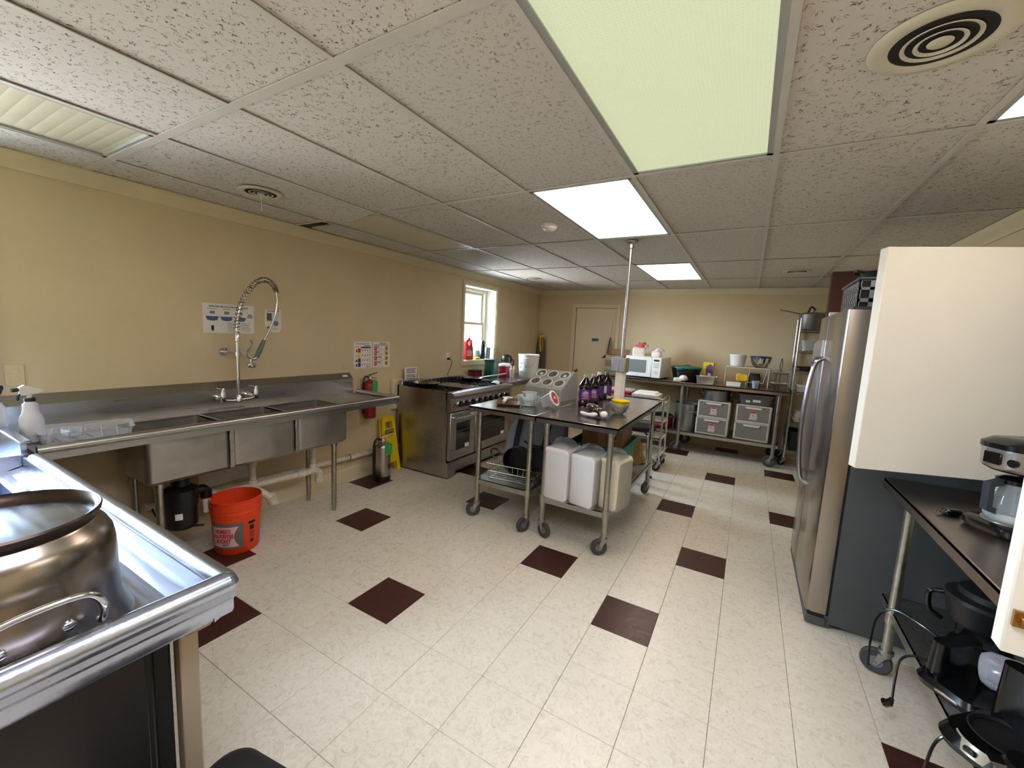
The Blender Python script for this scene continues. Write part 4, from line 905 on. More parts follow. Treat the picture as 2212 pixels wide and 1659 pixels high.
part('stand', M_black, cp2, lambda b: b.lathe([(0, 0), (.07, 0), (.075, .02), (.06, .03), (.05, .12), (0, .12)], 20))
part('black_hood', M_black, cp2, lambda b: b.lathe([(.055, .195), (.08, .20), (.082, .245), (.07, .285), (.03, .305), (0, .308)], 24))
part('handle', M_black, cp2, lambda b: b.tube(bez([(.07, .02, .24), (.10, .03, .22), (.105, .03, .16), (.08, .02, .12)]), .01, 8))
cu = thing('cup_stack', 'white foam cup holding plastic spoons on the steel counter', 'cup', (-2.30, 3.03, CZ))
part('cup', M_white, cu, lambda b: b.lathe([(0, .002), (.027, .002), (.028, 0), (.040, .125), (.042, .127), (.039, .128), (.027, .006), (0, .006)], 20))
for a in (10, 130, 220, 300): part('spoon', M_white, cu, lambda b: b.tube([(.0, .01, .02), (.012, .02, .12), (.016, .025, .165)], [.003, .004, .009], 6), None, (0, 0, R(a)))
wb = thing('white_bucket', 'tall white plastic bucket at the end of the counter', 'bucket', (-2.16, 3.26, CZ))
part('shell', M_white, wb, lambda b: b.lathe([(0, .004), (.128, 0), (.132, .006), (.147, .27), (.152, .272), (.152, .284), (.148, .288), (.15, .31), (.154, .312), (.154, .335), (.15, .336), (.147, .332), (.13, .012), (0, .012)], 36))
part('wire_handle', M_steel_dull, wb, lambda b: b.tube(bez([(-.10, -.115, .30), (.0, -.17, .23), (.09, -.15, .16), (.15, -.02, .30)]), .003, 6))
part('print_block', M_grey_ink, wb, lambda b: [b.surf(lambda u, v: (.1425 * math.sin(a0 + (a1 - a0) * u) + .0025 * math.sin(a0), -.1425 * math.cos(a0 + (a1 - a0) * u) - .0025, z0 + (z1 - z0) * v), 4, 1) for (a0, a1, z0, z1) in ((-.55, -.2, .19, .225), (-.5, -.35, .14, .17), (.15, .3, .15, .18), (-.55, -.15, .07, .1))])
# things on the window sill
SZ = 1.1575
jg = thing('detergent_jug', 'red detergent jug with a handle on the window sill', 'jug', (-2.90, 2.755, SZ), R(90))
def jug(b):
    q = [(-.085, 0), (.085, 0), (.088, .02), (.085, .15), (.06, .215), (.045, .285), (.02, .285), (.012, .215), (-.005, .20), (-.028, .205), (-.045, .225), (-.05, .25), (-.03, .265), (-.005, .27), (.0, .285), (-.06, .285), (-.082, .262), (-.088, .22), (-.09, .12)]
    b.prism(q, 1, -.045, .045)
part('jug_body', M_red, jg, jug); part('cap', mat('dark_red_cap', (150, 30, 40), .4), jg, lambda b: b.cyl((.033, 0, .283), (.033, 0, .31), .022, n=16))
part('label', mat('jug_label', (226, 150, 130), .6), jg, lambda b: b.prism([(-.07, .05), (.05, .05), (.06, .12), (-.01, .145), (-.07, .13)], 1, -.0462, -.0455))
sp3 = thing('spray_bottle', 'clear spray bottle of pale blue cleaner on the window sill', 'spray bottle', (-2.90, 3.0, SZ), R(20))
part('liquid', mat('aqua_liquid', (140, 216, 224), .2), sp3, lambda b: b.lathe([(0, .004), (.042, .004), (.044, .02), (.044, .13), (0, .13)], 20))
part('bottle', M_glassy, sp3, lambda b: b.lathe([(.044, 0), (.047, .01), (.047, .15), (.03, .20), (.016, .215), (.016, .23)], 20))
part('trigger_head', M_white, sp3, lambda b: (b.cyl((0, 0, .225), (0, 0, .255), .014, n=12), b.prism([(-.02, .255), (.03, .255), (.055, .27), (.05, .285), (-.02, .285)], 1, -.01, .01)))
bb = thing('water_bottle', 'black metal water bottle on the window sill', 'bottle', (-2.88, 3.115, SZ))
part('flask', mat('navy_black', (16, 20, 28), .35), bb, lambda b: b.lathe([(0, 0), (.036, 0), (.037, .006), (.037, .20), (.024, .225), (.022, .235), (0, .235)], 22))
part('cap', M_black, bb, lambda b: (b.lathe([(.025, .232), (.025, .262), (.012, .266), (.012, .285), (0, .287)], 18), b.tube(bez([(.012, 0, .262), (.035, 0, .262), (.042, 0, .235), (.03, 0, .215)]), .005, 8)))
tb = thing('steel_tumbler', 'stainless steel tumbler at the end of the window sill', 'tumbler', (-2.86, 3.225, SZ))
part('tumbler', M_steel, tb, lambda b: b.lathe([(0, 0), (.034, 0), (.042, .17), (.043, .172), (.04, .172), (.033, .006), (0, .006)], 24))
yb_ = thing('sponge', 'yellow sponge lying on the window sill', 'sponge', (-2.855, 2.93, SZ))
part('sponge', mat('sponge_yellow', (236, 206, 60), .9, bump=.4, bscale=150), yb_, lambda b: b.cbox(-.03, .03, -.055, .055, 0, .028, .005))
# mop hanging in the far corner
mp_ = thing('mop', 'grey string mop head with a yellow clamp hanging in the far corner', 'mop', (-2.70, YB - .065, 1.1))
for k in range(26):
    a = k / 26 * 2 * math.pi; x = .075 * math.cos(a); y = .032 * math.sin(a)
    part('mop_strand', mat('mop_grey', (106, 98, 84), .9), mp_, lambda b: b.tube(bez([(x * .4, y * .4, .42), (x * .9, y, .34), (x * 1.15, y, .12), (x * 1.25 + random.uniform(-.01, .01), y, random.uniform(-.3, -.15))], 4), .0085, 5))
part('clamp', M_yellow, mp_, lambda b: (b.tube(bez([(-.012, -.02, .455), (-.016, -.035, .36), (-.005, -.04, .25), (.012, -.045, .16)]), .011, 6), b.tube(bez([(.014, -.02, .45), (.03, -.03, .34), (.034, -.03, .18)]), .008, 6), b.cbox(-.05, .05, -.022, .02, .43, .465, .01)))
part('hook', M_steel_dull, mp_, lambda b: b.tube([(0, .06, .475), (0, 0, .475), (0, -.01, .50)], .006, 6))
# ------------------------------------------------------------------ the two rolling tables in the middle
IH = .955; IY0, IY1 = .675, 2.275; IYC = (IY0 + IY1) / 2; ILY = IY1 - IY0
def isl(label, x0, x1, sz, ca):
    lx = x1 - x0; hx = lx / 2 - .065; hy = ILY / 2 - .07
    return work_table(label, ((x0 + x1) / 2, IYC, 0), lx, ILY, IH, sz, [(-hx, -hy), (hx, -hy), (-hx, hy), (hx, hy)], True, M_top, 'rolling work tables in the middle of the room', cast_a=ca)
isl('rolling steel work table nearer the stove with the grey bag beneath', -1.345, -.737, .335, (215, 245, 20, 60))
isl('rolling steel work table with foam boxes on its lower shelf', -.731, -.108, .325, (-20, 215, 80, 250))
TZ = IH + .0006
# brown tray with ladle
ty = thing('serving_tray', 'brown wooden tray at the near end of the left rolling table', 'tray', (-1.16, 1.0, TZ), R(28))
part('tray', mat('tray_brown', (92, 62, 42), .5, noise=.1, nscale=15), ty, lambda b: rloft(b, [crr(.085, .15, 0, .02), crr(.10, .165, .018, .025), crr(.094, .159, .018, .022), crr(.08, .145, .006, .02)], cap0=True))
ld = thing('ladle', 'white plastic ladle lying on the brown tray', 'ladle', (-1.17, .99, TZ + .020), R(30))
part('bowl', M_white, ld, lambda b: b.lathe([(0, .0), (.03, .004), (.045, .02), (.047, .022), (.043, .022), (.028, .008), (0, .004)], 20, (.0, .07, 0)))
part('handle', M_white, ld, lambda b: b.tube(bez([(0, .03, .02), (-.005, -.04, .034), (-.02, -.11, .024), (-.03, -.135, .012)]), [.012, .014, .013, .015], 8))
# glass bowls
gb = thing('glass_bowl', 'clear cut glass bowl near the front of the left rolling table', 'bowl', (-.985, 1.03, TZ))
part('bowl', M_glassy, gb, lambda b: b.lathe([(0, 0), (.045, 0), (.06, .006), (.085, .05), (.09, .085), (.087, .086), (.08, .052), (.056, .012), (0, .008)], 28))
part('rim_facets', M_glassy, gb, lambda b: [b.cyl((.088 * math.cos(a), .088 * math.sin(a), .03), (.091 * math.cos(a), .091 * math.sin(a), .086), .006, n=5) for a in [k * math.pi / 9 for k in range(18)]])
gb2 = thing('small_glass_bowl', 'small clear glass bowl nested inside the cut glass bowl', 'bowl', (-.975, 1.03, TZ + .05))
part('bowl', M_glassy, gb2, lambda b: b.lathe([(0, 0), (.035, 0), (.055, .02), (.062, .062), (.064, .066), (.06, .066), (.05, .022), (0, .006)], 24))
# tipped tub with red lid
TUB_S = .82
tl = thing('plastic_tub', 'clear plastic tub with a red lid tipped on its side', 'tub', (-.805, 1.06, TZ + .062), rot=(R(62), R(0), R(92)))
part('tub', M_cplast, tl, lambda b: rloft(b, [crr(.055, .055, -.07, .02), crr(.06, .06, 0, .02), crr(.068, .068, .055, .022)]))
part('rim', M_white, tl, lambda b: b.lathe([(.072, .052), (.084, .052), (.086, .06), (.084, .066), (.066, .066)], 28))
part('lid_label', M_red_ink, tl, lambda b: b.lathe([(.052, .066), (.052, .0675), (0, .0675)], 28))
part('lid_stripe', M_paper, tl, lambda b: [b.box(-.03, .03, y, y + .007, .0674, .0682) for y in (-.006, .008)])
part('film_flap', M_film, tl, lambda b: b.prism([(.06, -.03), (.12, -.02), (.115, .02), (.06, .03)], 2, .058, .06))
tl.scale = (TUB_S, TUB_S, TUB_S)
# six-hole cutlery holder
ch = thing('cutlery_holder', 'grey plastic cutlery holder with six round cylinders', 'cutlery holder', (-1.035, 1.60, TZ), R(-7))
HW, HD, HH = .205, .15, .26
M_hold = mat('holder_grey', (150, 152, 148), .5, noise=.03, nscale=30)
# side profile in (y,z): front low, sloped face, back high
prof = [(-HD, 0), (HD, 0), (HD, .175), (HD - .05, HH), (HD - .075, HH + .004), (-HD + .01, .115), (-HD, .105)]
part('body', M_hold, ch, lambda b: b.prism(prof, 0, -HW, HW))
sl = math.atan2(HH + .004 - .115, HD - .075 - (-HD + .01)); L_s = math.hypot(HH + .004 - .115, 2 * HD - .085)
for r_ in (0, 1):
    for c_ in (-1, 0, 1):
        d_ = L_s * (.27 + .47 * r_); M_ = Matrix.Translation((c_ * .132, -HD + .01 + d_ * math.cos(sl), .115 + d_ * math.sin(sl))) @ Matrix.Rotation(sl, 4, 'X')
        cy_ = part('cylinder_rim', mat('holder_rim', (206, 206, 194), .4), ch, lambda b: b.lathe([(.044, -.004), (.056, -.004), (.057, .004), (.053, .008), (.046, .006), (.044, -.004)], 26, M=M_))
        part('cylinder_well', mat('well_grey', (96, 98, 94), .6), cy_, lambda b: b.lathe([(0, .0012), (.045, .0012), (.0455, .004)], 22, M=M_))
        part('drain_hole', M_blackm, cy_, lambda b: [b.lathe([(0, .0022), (.0045, .0022), (.0045, .001)], 8, M=M_ @ Matrix.Translation((x, y, 0))) for x in (.005, .02) for y in (-.02, -.007, .007, .02)])
        if (r_, c_) in ((1, -1), (1, 1)): part('packet', M_paper, cy_, lambda b: b.prism([(-.005, -.028), (.018, -.028), (.02, .0), (.006, .008), (-.004, -.006)], 2, .003, .009, M=M_))
# juice bottles
def juice(label, x, y, rz_, cap, front):
    t = thing('juice_bottle', label, 'bottle', (x, y, TZ), rz_, 'dark juice bottles on the rolling table')
    part('bottle', mat('grape_juice', (16, 8, 16), .08, spec=.6), t, lambda b: rloft(b, [crr(.05, .05, 0, .03), crr(.056, .056, .006, .03), crr(.056, .056, .03, .03), crr(.053, .053, .036, .03), crr(.053, .053, .145, .03), crr(.057, .057, .155, .035), crr(.055, .055, .175, .04), crr(.040, .040, .205, .038), crr(.022, .022, .232, .0219), crr(.017, .017, .240, .0169), crr(.017, .017, .25, .0169)], 5))
    part('cap', cap, t, lambda b: b.lathe([(.019, .245), (.019, .266), (.017, .269), (0, .269)], 18))
    lb = part('label', mat('purple_label', (82, 42, 104), .5), t, lambda b: rloft(b, [crr(.0537, .0537, .045, .0307), crr(.0537, .0537, .14, .0307)], 5, False, False))
    if front:
        part('label_art', mat('label_lilac', (168, 140, 190), .5), lb, lambda b: (b.prism([(-.03, .105), (0, .13), (.03, .112), (.02, .095), (-.02, .092)], 1, -.0544, -.0538), b.box(-.034, .034, -.0544, -.0538, .082, .088)))
        part('label_fruit', mat('label_tan', (150, 106, 96), .5), lb, lambda b: b.prism([(-.034, .055), (.034, .055), (.03, .075), (-.01, .08)], 1, -.0544, -.0538))
    else: part('label_panel', M_paper, lb, lambda b: b.box(-.03, .0, -.0544, -.0538, .06, .13))
    part('label_mark', M_paper, lb, lambda b: b.box(.0538, .0544, .012, .032, .052, .068))
grey_cap = mat('grey_cap', (140, 142, 140), .4)
juice('juice bottle nearest the cutlery holder, picture label facing out', -.640, 1.465, R(22), grey_cap, True)
juice('juice bottle second along, behind the nearest one', -.615, 1.60, R(25), grey_cap, True)
juice('juice bottle with the white cap and white label panel', -.645, 1.855, R(20), M_white, False)
juice('juice bottle farthest along the rolling table', -.612, 1.995, R(24), mat('dark_cap', (90, 92, 90), .4), False)
# leopard cloth roll
lc = thing('cloth_bundle', 'rolled leopard print cloth with a white cloth end', 'cloth', (-.375, .955, TZ), R(-20))
def leop():
    m = mat('leopard_cloth', (196, 178, 150), .8, noise=.02); N = m.node_tree.nodes; L = m.node_tree.links; b = N['Principled BSDF']
    v = N.new('ShaderNodeTexVoronoi'); v.inputs['Scale'].default_value = 62; tc = N.new('ShaderNodeTexCoord'); L.new(tc.outputs['Object'], v.inputs['Vector'])
    r_ = N.new('ShaderNodeMapRange'); r_.inputs['From Min'].default_value = .32; r_.inputs['From Max'].default_value = .4; L.new(v.outputs['Distance'], r_.inputs['Value'])
    mx = N.new('ShaderNodeMix'); mx.data_type = 'RGBA'; mx.inputs['A'].default_value = (*lin((196, 178, 150)), 1); mx.inputs['B'].default_value = (*lin((34, 26, 22)), 1); L.new(r_.outputs[0], mx.inputs['Factor']); L.new(mx.outputs['Result'], b.inputs['Base Color'])
    return m
part('roll', leop(), lc, lambda b: b.tube(bez([(-.085, .03, .062), (-.03, .025, .055), (.03, .01, .046), (.075, .0, .038)]), [.03, .04, .036, .028], 14))
part('white_end', M_paper, lc, lambda b: b.tube(bez([(.065, .0, .035), (.10, -.005, .034), (.12, -.008, .03)]), [.022, .028, .012], 12))
part('white_fold', M_paper, lc, lambda b: b.tube(bez([(-.105, -.03, .02), (-.06, -.05, .018), (-.01, -.055, .02), (.03, -.04, .026), (.04, -.02, .03)]), [.010, .016, .013, .018, .010], 10))
# glass mixing bowl holding a yellow bowl
mb_ = thing('glass_bowl', 'clear glass bowl holding the yellow bowl on the right rolling table', 'bowl', (-.265, 1.235, TZ), 0)
mb_.scale = (.72, .72, .72)
part('bowl', M_glassy, mb_, lambda b: b.lathe([(0, 0), (.05, 0), (.055, .008), (.08, .03), (.105, .09), (.112, .125), (.109, .126), (.10, .09), (.075, .034), (0, .012)], 30))
ybw = thing('yellow_bowl', 'bright yellow plastic bowl sitting in the glass bowl', 'bowl', (-.26, 1.24, TZ + .04))
ybw.scale = (.72, .72, .72)
part('bowl', M_yellow, ybw, lambda b: b.lathe([(0, 0), (.045, 0), (.07, .03), (.088, .085), (.094, .09), (.094, .096), (.085, .094), (.066, .034), (0, .006)], 28))
part('pour_lip', M_yellow, ybw, lambda b: b.prism([(.08, -.02), (.115, -.008), (.115, .008), (.08, .02)], 2, .088, .095))
rp = thing('rolling_pin', 'short pale wooden rolling pin behind the yellow bowl', 'rolling pin', (-.53, 1.90, TZ), R(60))
part('roller', mat('pale_wood', (206, 180, 150), .6), rp, lambda b: b.cyl((.02, 0, .026), (.16, 0, .026), .026, n=18)); part('handle', mat('pale_wood', (206, 180, 150), .6), rp, lambda b: b.tube([(-.045, 0, .026), (-.03, 0, .026), (.0, 0, .026), (.022, 0, .026)], [.012, .016, .012, .010], 12))
# power pole
pl = thing('power_pole', 'grey conduit power pole from ceiling to rolling table with outlet box', 'power pole', (-.327, 1.45, TZ))
wpart('conduit', M_zinc, pl, lambda b: b.cyl((-.327, 1.45, 1.28), (-.327, 1.45, 2.345), .0125, n=14))
wpart('ceiling_flange', M_zinc, pl, lambda b: b.lathe([(.055, 2.353), (.055, 2.347), (.035, 2.338), (.022, 2.33), (.02, 2.30), (.014, 2.295)], 20, (-.327, 1.45, 0)))
wpart('outlet_box', mat('grey_enamel', (138, 146, 158), .45), pl, lambda b: (b.cbox(-.40, -.335, 1.39, 1.50, 1.285, 1.40, .004), b.cbox(-.338, -.285, 1.385, 1.49, 1.28, 1.395, .004)))
wpart('box_cover', mat('cover_olive', (166, 158, 112), .5), pl, lambda b: b.cbox(-.286, -.278, 1.378, 1.50, 1.275, 1.40, .003))
wpart('paper_wrap', M_paper, pl, lambda b: b.prism([(-.365, 1.415), (-.31, 1.40), (-.283, 1.43), (-.29, 1.475), (-.345, 1.485), (-.37, 1.455)], 2, TZ - .0002, 1.28))
# ------------------------------------------------------------------ lower shelves of the rolling tables
SL, SR = .3355, .3255
bag = thing('cooler_bag', 'grey insulated bag with dark straps under the left rolling table', 'bag', (-1.085, 1.47, SL), R(22))
M_bag = mat('bag_grey', (150, 154, 172), .7, noise=.05, nscale=25, bump=.2, bscale=60)
part('body', M_bag, bag, lambda b: rloft(b, [(-.29, .27, -.21, .21, 0, .05), (-.305, .275, -.22, .22, .12, .06), (-.27, .285, -.2, .2, .32, .06), (-.18, .285, -.15, .15, .48, .05), (-.13, .25, -.09, .09, .565, .04)], 5))
M_strap = mat('strap_navy', (34, 42, 60), .8)
for sx in (-.12, .14):
    part('strap', M_strap, bag, lambda b: b.surf(lambda u, v: (sx - .026 + .052 * u - .10 * (1 - v), *(lambda p: (p.y, p.z))(bez([(0, -.224, .05), (0, -.229, .14), (0, -.208, .325), (0, -.158, .48), (0, -.09, .562)], 4)[round(v * 16)])), 1, 16))
part('strap_loop', M_strap, bag, lambda b: b.tube(bez([(-.11, -.225, .25), (-.05, -.26, .23), (.05, -.26, .22), (.12, -.23, .25)]), .008, 6))
part('side_band', M_strap, bag, lambda b: b.surf(lambda u, v: (-.16 + .34 * u, -.118 + .02 * v, .47 + .015 * v), 6, 1))
dk = thing('dish_rack', 'silver wire dish rack with black pots on the lower shelf', 'dish rack', (-1.02, .99, SL), R(6))
def rack(b):
    hx_, hy_, h_ = .215, .20, .135
    for z, k in ((.012, .92), (.07, .96), (h_, 1.0)):
        b.tube([(hx_ * k * sx, hy_ * k * sy_, z) for sx, sy_ in ((-1, -1), (1, -1), (1, 1), (-1, 1))], .0028, 6, True)
    for k in range(9):
        y = -hy_ + 2 * hy_ * k / 8
        b.tube([(-hx_, y, h_), (-hx_ * .92, y * .92, .012), (hx_ * .92, y * .92, .012), (hx_, y, h_)], .0022, 5)
    for k in range(1, 9):
        x = -hx_ + 2 * hx_ * k / 9
        b.tube([(x, -hy_, h_), (x * .92, -hy_ * .92, .012)], .0022, 5); b.tube([(x, hy_, h_), (x * .92, hy_ * .92, .012)], .0022, 5)
part('wire_frame', M_chrome, dk, rack)
part('end_handle', M_black, dk, lambda b: b.tube(bez([(-.19, -.06, .13), (-.245, -.06, .18), (-.26, .0, .20), (-.245, .06, .18), (-.19, .06, .13)]), .006, 6))
def black_pot(label, loc, rot, r, h, hl):
    t = thing('black_pot', label, 'pot', loc, rot=rot)
    part('pot', mat('nonstick_black', (14, 14, 15), .35), t, lambda b: b.lathe([(0, 0), (r * .9, 0), (r * .96, .008), (r, h), (r + .004, h + .002), (r - .004, h + .002), (r * .9, .008), (0, .006)], 30))
    part('handle', M_black, t, lambda b: b.tube([(r, 0, h * .8), (r + .05, 0, h * .85), (r + hl, 0, h * .8)], [.012, .014, .012], 8))
black_pot('black saucepan standing on edge in the wire rack', (-1.03, 1.02, SL + .15), (R(88), R(38), R(8)), .115, .11, .14)
black_pot('black frying pan leaning at the back of the wire rack', (-.94, 1.13, SL + .14), (R(80), R(160), R(20)), .115, .05, .13)
# foam trays in clear bags
foam = mat('white_foam', (228, 226, 222), .75, bump=.25, bscale=120)
cream_foam = mat('cream_foam', (232, 224, 196), .75, bump=.25, bscale=120)
def foam_stack(label, loc, rz_, w_, d_, h_, mt, n=18, lean=0):
    t = thing('foam_trays', label, 'foam trays', loc, rot=(lean, 0, rz_), group='bagged stacks of foam trays on the lower shelf')
    for k in range(n):
        x = -w_ / 2 + w_ * k / n
        part('tray', mt, t, lambda b: b.add(*ring_tray(x, w_ / n * .93, d_, h_, .03)))
    part('clear_bag', M_film, t, lambda b: rloft(b, [(-w_ / 2 - .006, w_ / 2 + .006, -d_ / 2 - .006, d_ / 2 + .006, .0, .03), (-w_ / 2 - .008, w_ / 2 + .008, -d_ / 2 - .008, d_ / 2 + .008, h_ * .9, .03), (-w_ / 2 + .03, w_ / 2 - .02, -d_ / 2 + .04, d_ / 2 - .04, h_ + .03, .03), (-w_ / 2 + .06, w_ / 2 - .06, -.03, .05, h_ + .055, .02)], 3))
    return t
def ring_tray(x, th, d_, h_, r_):
    ring = [(p[0], p[1]) for p in rr_ring(-d_ / 2, d_ / 2, 0.003, h_, 0, r_, 3)]; n = len(ring)
    vs = [(x + (th if s else 0), p[0], p[1]) for s in (0, 1) for p in ring]
    return vs, [(i, (i + 1) % n, n + (i + 1) % n, n + i) for i in range(n)] + [tuple(range(n))[::-1], tuple(range(n, 2 * n))]
foam_stack('white foam trays bagged beside the left front leg', (-.555, .83, SR), R(85), .225, .20, .40, foam, 12)
foam_stack('white foam trays bagged in the middle of the shelf front', (-.345, .845, SR), R(80), .24, .20, .38, foam, 12)
foam_stack('cream foam plates bagged at the right front leg, hanging low', (-.165, .90, SR - .0), R(78), .22, .16, .37, cream_foam, 26)
gt = thing('storage_tote', 'green plastic tote behind the foam trays on the shelf', 'tote', (-.42, 1.42, SR), 0)
part('tub', mat('teal_green', (18, 116, 96), .45), gt, lambda b: rloft(b, [crr(.20, .24, 0, .03), crr(.215, .27, .32, .035), crr(.232, .29, .325, .04), crr(.232, .29, .36, .04), crr(.222, .28, .36, .04), crr(.205, .26, .30, .035), crr(.19, .23, .01, .03)]))
cb = thing('cardboard_box', 'brown cardboard box standing in the green tote', 'box', (-.40, 1.44, SR + .012), R(3))
part('box', M_card, cb, lambda b: b.cbox(-.17, .17, -.2, .2, 0, .515, .004)); part('tape', mat('packing_tape', (150, 118, 84), .4), cb, lambda b: b.box(-.03, .03, -.202, -.2005, .3, .515)); part('print', mat('box_print', (84, 60, 42), .8), cb, lambda b: [b.box(.06, .12, -.2018, -.2006, .40 + .02 * k, .41 + .02 * k) for k in range(3)])
pk = thing('magenta_carton', 'magenta and white carton behind the grey bag', 'carton', (-.70, 1.80, SL), R(10))
part('carton', mat('magenta_print', (176, 60, 110), .5), pk, lambda b: b.cbox(-.09, .08, -.05, .05, 0, .50, .004)); part('stripe', M_paper, pk, lambda b: (b.box(-.03, -.015, -.0512, -.0503, .0, .49), b.box(-.088, .078, -.0512, -.0503, .0, .38)))
pk.location.x = -.66; pk.location.y = 1.86; pk.location.z = SR
# gold snack bag at the far end of the lower shelf
sg = thing('snack_bag', 'gold and brown paper bag slumped at the far end of the shelf', 'bag', (-.305, 2.06, SR), R(30))
part('bag', mat('gold_bag', (150, 120, 60), .5, noise=.3, nscale=22, bump=.4, bscale=40), sg, lambda b: b.surf(lambda u, v: ((.13 - .03 * v) * (1 + .06 * math.sin(9 * v)) * math.cos(2 * math.pi * u), (.055 - .03 * v) * math.sin(2 * math.pi * u) + .07 * v, .005 + .20 * v + .012 * math.sin(12 * u * math.pi)), 20, 10, True))
part('top_fold', mat('bag_tan', (170, 138, 84), .6), sg, lambda b: b.box(-.10, .10, .065, .072, .185, .255, Matrix.Rotation(R(-12), 4, 'X')))
# stool
sl_ = thing('stool', 'stool with round black seat and chrome legs behind the rolling table', 'stool', (-.36, 2.56, 0))
part('seat', M_black, sl_, lambda b: b.lathe([(0, .57), (.15, .57), (.165, .585), (.165, .605), (.15, .622), (0, .628)], 30))
for k in range(4):
    a = R(45 + 90 * k); c, s = math.cos(a), math.sin(a)
    part('leg', M_chrome, sl_, lambda b: b.tube(bez([(.03 * c, .03 * s, .565), (.12 * c, .12 * s, .55), (.155 * c, .155 * s, .48), (.19 * c, .19 * s, .01)]), .011, 10))
    part('foot_cap', M_black, sl_, lambda b: b.cyl((.19 * c, .19 * s, 0), (.189 * c, .189 * s, .025), .014, n=10))
part('foot_ring', M_chrome, sl_, lambda b: b.tube([(.178 * math.cos(t * math.pi / 16), .178 * math.sin(t * math.pi / 16), .22) for t in range(32)], .008, 8, True))
# ------------------------------------------------------------------ wire cart
def wire_shelf(par, x0, x1, y0, y1, z, mt, nw=14, zig=True, liner=None):
    def fn(b):
        for zz in (z, z - .028):
            b.tube([(x0, y0, zz), (x1, y0, zz), (x1, y1, zz), (x0, y1, zz)], .0035, 6, True)
        for k in range(nw):
            y = y0 + (y1 - y0) * (k + .5) / nw; b.cyl((x0, y, z + .002), (x1, y, z + .002), .0018, n=5)
        for x in (x0 + (x1 - x0) / 3, x0 + 2 * (x1 - x0) / 3): b.cyl((x, y0, z - .001), (x, y1, z - .001), .003, n=5)
        if zig:
            n = int((x1 - x0) / .03)
            for y in (y0, y1): b.tube([(x0 + (x1 - x0) * k / n, y, z - (.002 if k % 2 else .026)) for k in range(n + 1)], .0022, 5)
            n = int((y1 - y0) / .03)
            for x in (x0, x1): b.tube([(x, y0 + (y1 - y0) * k / n, z - (.002 if k % 2 else .026)) for k in range(n + 1)], .0022, 5)
    s = wpart('wire_shelf', mt, par, fn)
    if liner: part('shelf_liner', liner, s, lambda b: b.box(x0 + .006, x1 - .006, y0 + .006, y1 - .006, z + .004, z + .006))
    return s
M_wire = mat('shelf_wire', (200, 200, 196), .2, 1.)
M_liner = mat('liner_white', (224, 220, 212), .5)
cx0, cx1, cy0, cy1 = -.92, -.21, 3.02, 3.36
ca = thing('wire_cart', 'chrome wire shelf cart on black casters behind the rolling tables', 'cart', ((cx0 + cx1) / 2, (cy0 + cy1) / 2, 0))
for z in (.80, .60, .40, .20): wire_shelf(ca, cx0, cx1, cy0, cy1, z, M_wire, 12, True, M_liner)
for x in (cx0, cx1):
    for y in (cy0, cy1):
        wpart('post', M_wire, ca, lambda b: b.cyl((x, y, .115), (x, y, .885), .0125, n=12))
        c = caster(ca, x - ca.location.x, y - ca.location.y, .05, .11, 200 if x > -.5 else 20, M_black)
wpart('push_handle', M_wire, ca, lambda b: (b.tube(bez([(cx1, cy0, .875), (cx1 + .0, cy0 + .08, .885), (cx1 + .0, cy1 - .08, .885), (cx1, cy1, .875)]), .010, 8), b.tube([(cx0, cy0, .872), (cx1, cy0, .872)], .006, 8)))
rbn = thing('storage_bin', 'red plastic bin with a white lid on the wire cart', 'bin', (-.765, 3.19, .807))
part('tub', mat('bin_red', (190, 36, 30), .4), rbn, lambda b: rloft(b, [crr(.12, .13, 0, .03), crr(.135, .145, .10, .03)])); part('lid', M_cplast, rbn, lambda b: rloft(b, [crr(.142, .152, .098, .03), crr(.142, .152, .118, .03), crr(.13, .14, .124, .03)]))
wbn = thing('storage_bin', 'white plastic bin with a blue lower band on the wire cart', 'bin', (-.445, 3.19, .807))
part('tub', mat('bin_blue', (52, 66, 140), .4), wbn, lambda b: rloft(b, [crr(.14, .13, 0, .03), crr(.15, .14, .06, .03)])); part('lid', M_white, wbn, lambda b: rloft(b, [crr(.16, .15, .055, .03), crr(.16, .15, .095, .03), crr(.13, .12, .105, .03), crr(.12, .11, .12, .03)]))
# ------------------------------------------------------------------ long table at the far wall
BT = 1.0; bx0, bx1, by0, by1 = -1.35, 1.09, 4.07, 4.80
bw, bd = bx1 - bx0, by1 - by0
tbk = work_table('long stainless steel table on casters along the far wall', ((bx0 + bx1) / 2, (by0 + by1) / 2, 0), bw, bd, BT, .30, [(x - (bx0 + bx1) / 2, s * (bd / 2 - .06)) for x in (-1.28, -.16, .99) for s in (-1, 1)], True, mat('back_top', (150, 142, 130), .25, 1., noise=.05, nscale=8), None, .05, cast_r=.075, cast_a=(200, 30, 210, 20, 170, 10))
BZ = BT + .0006; BS = .3006
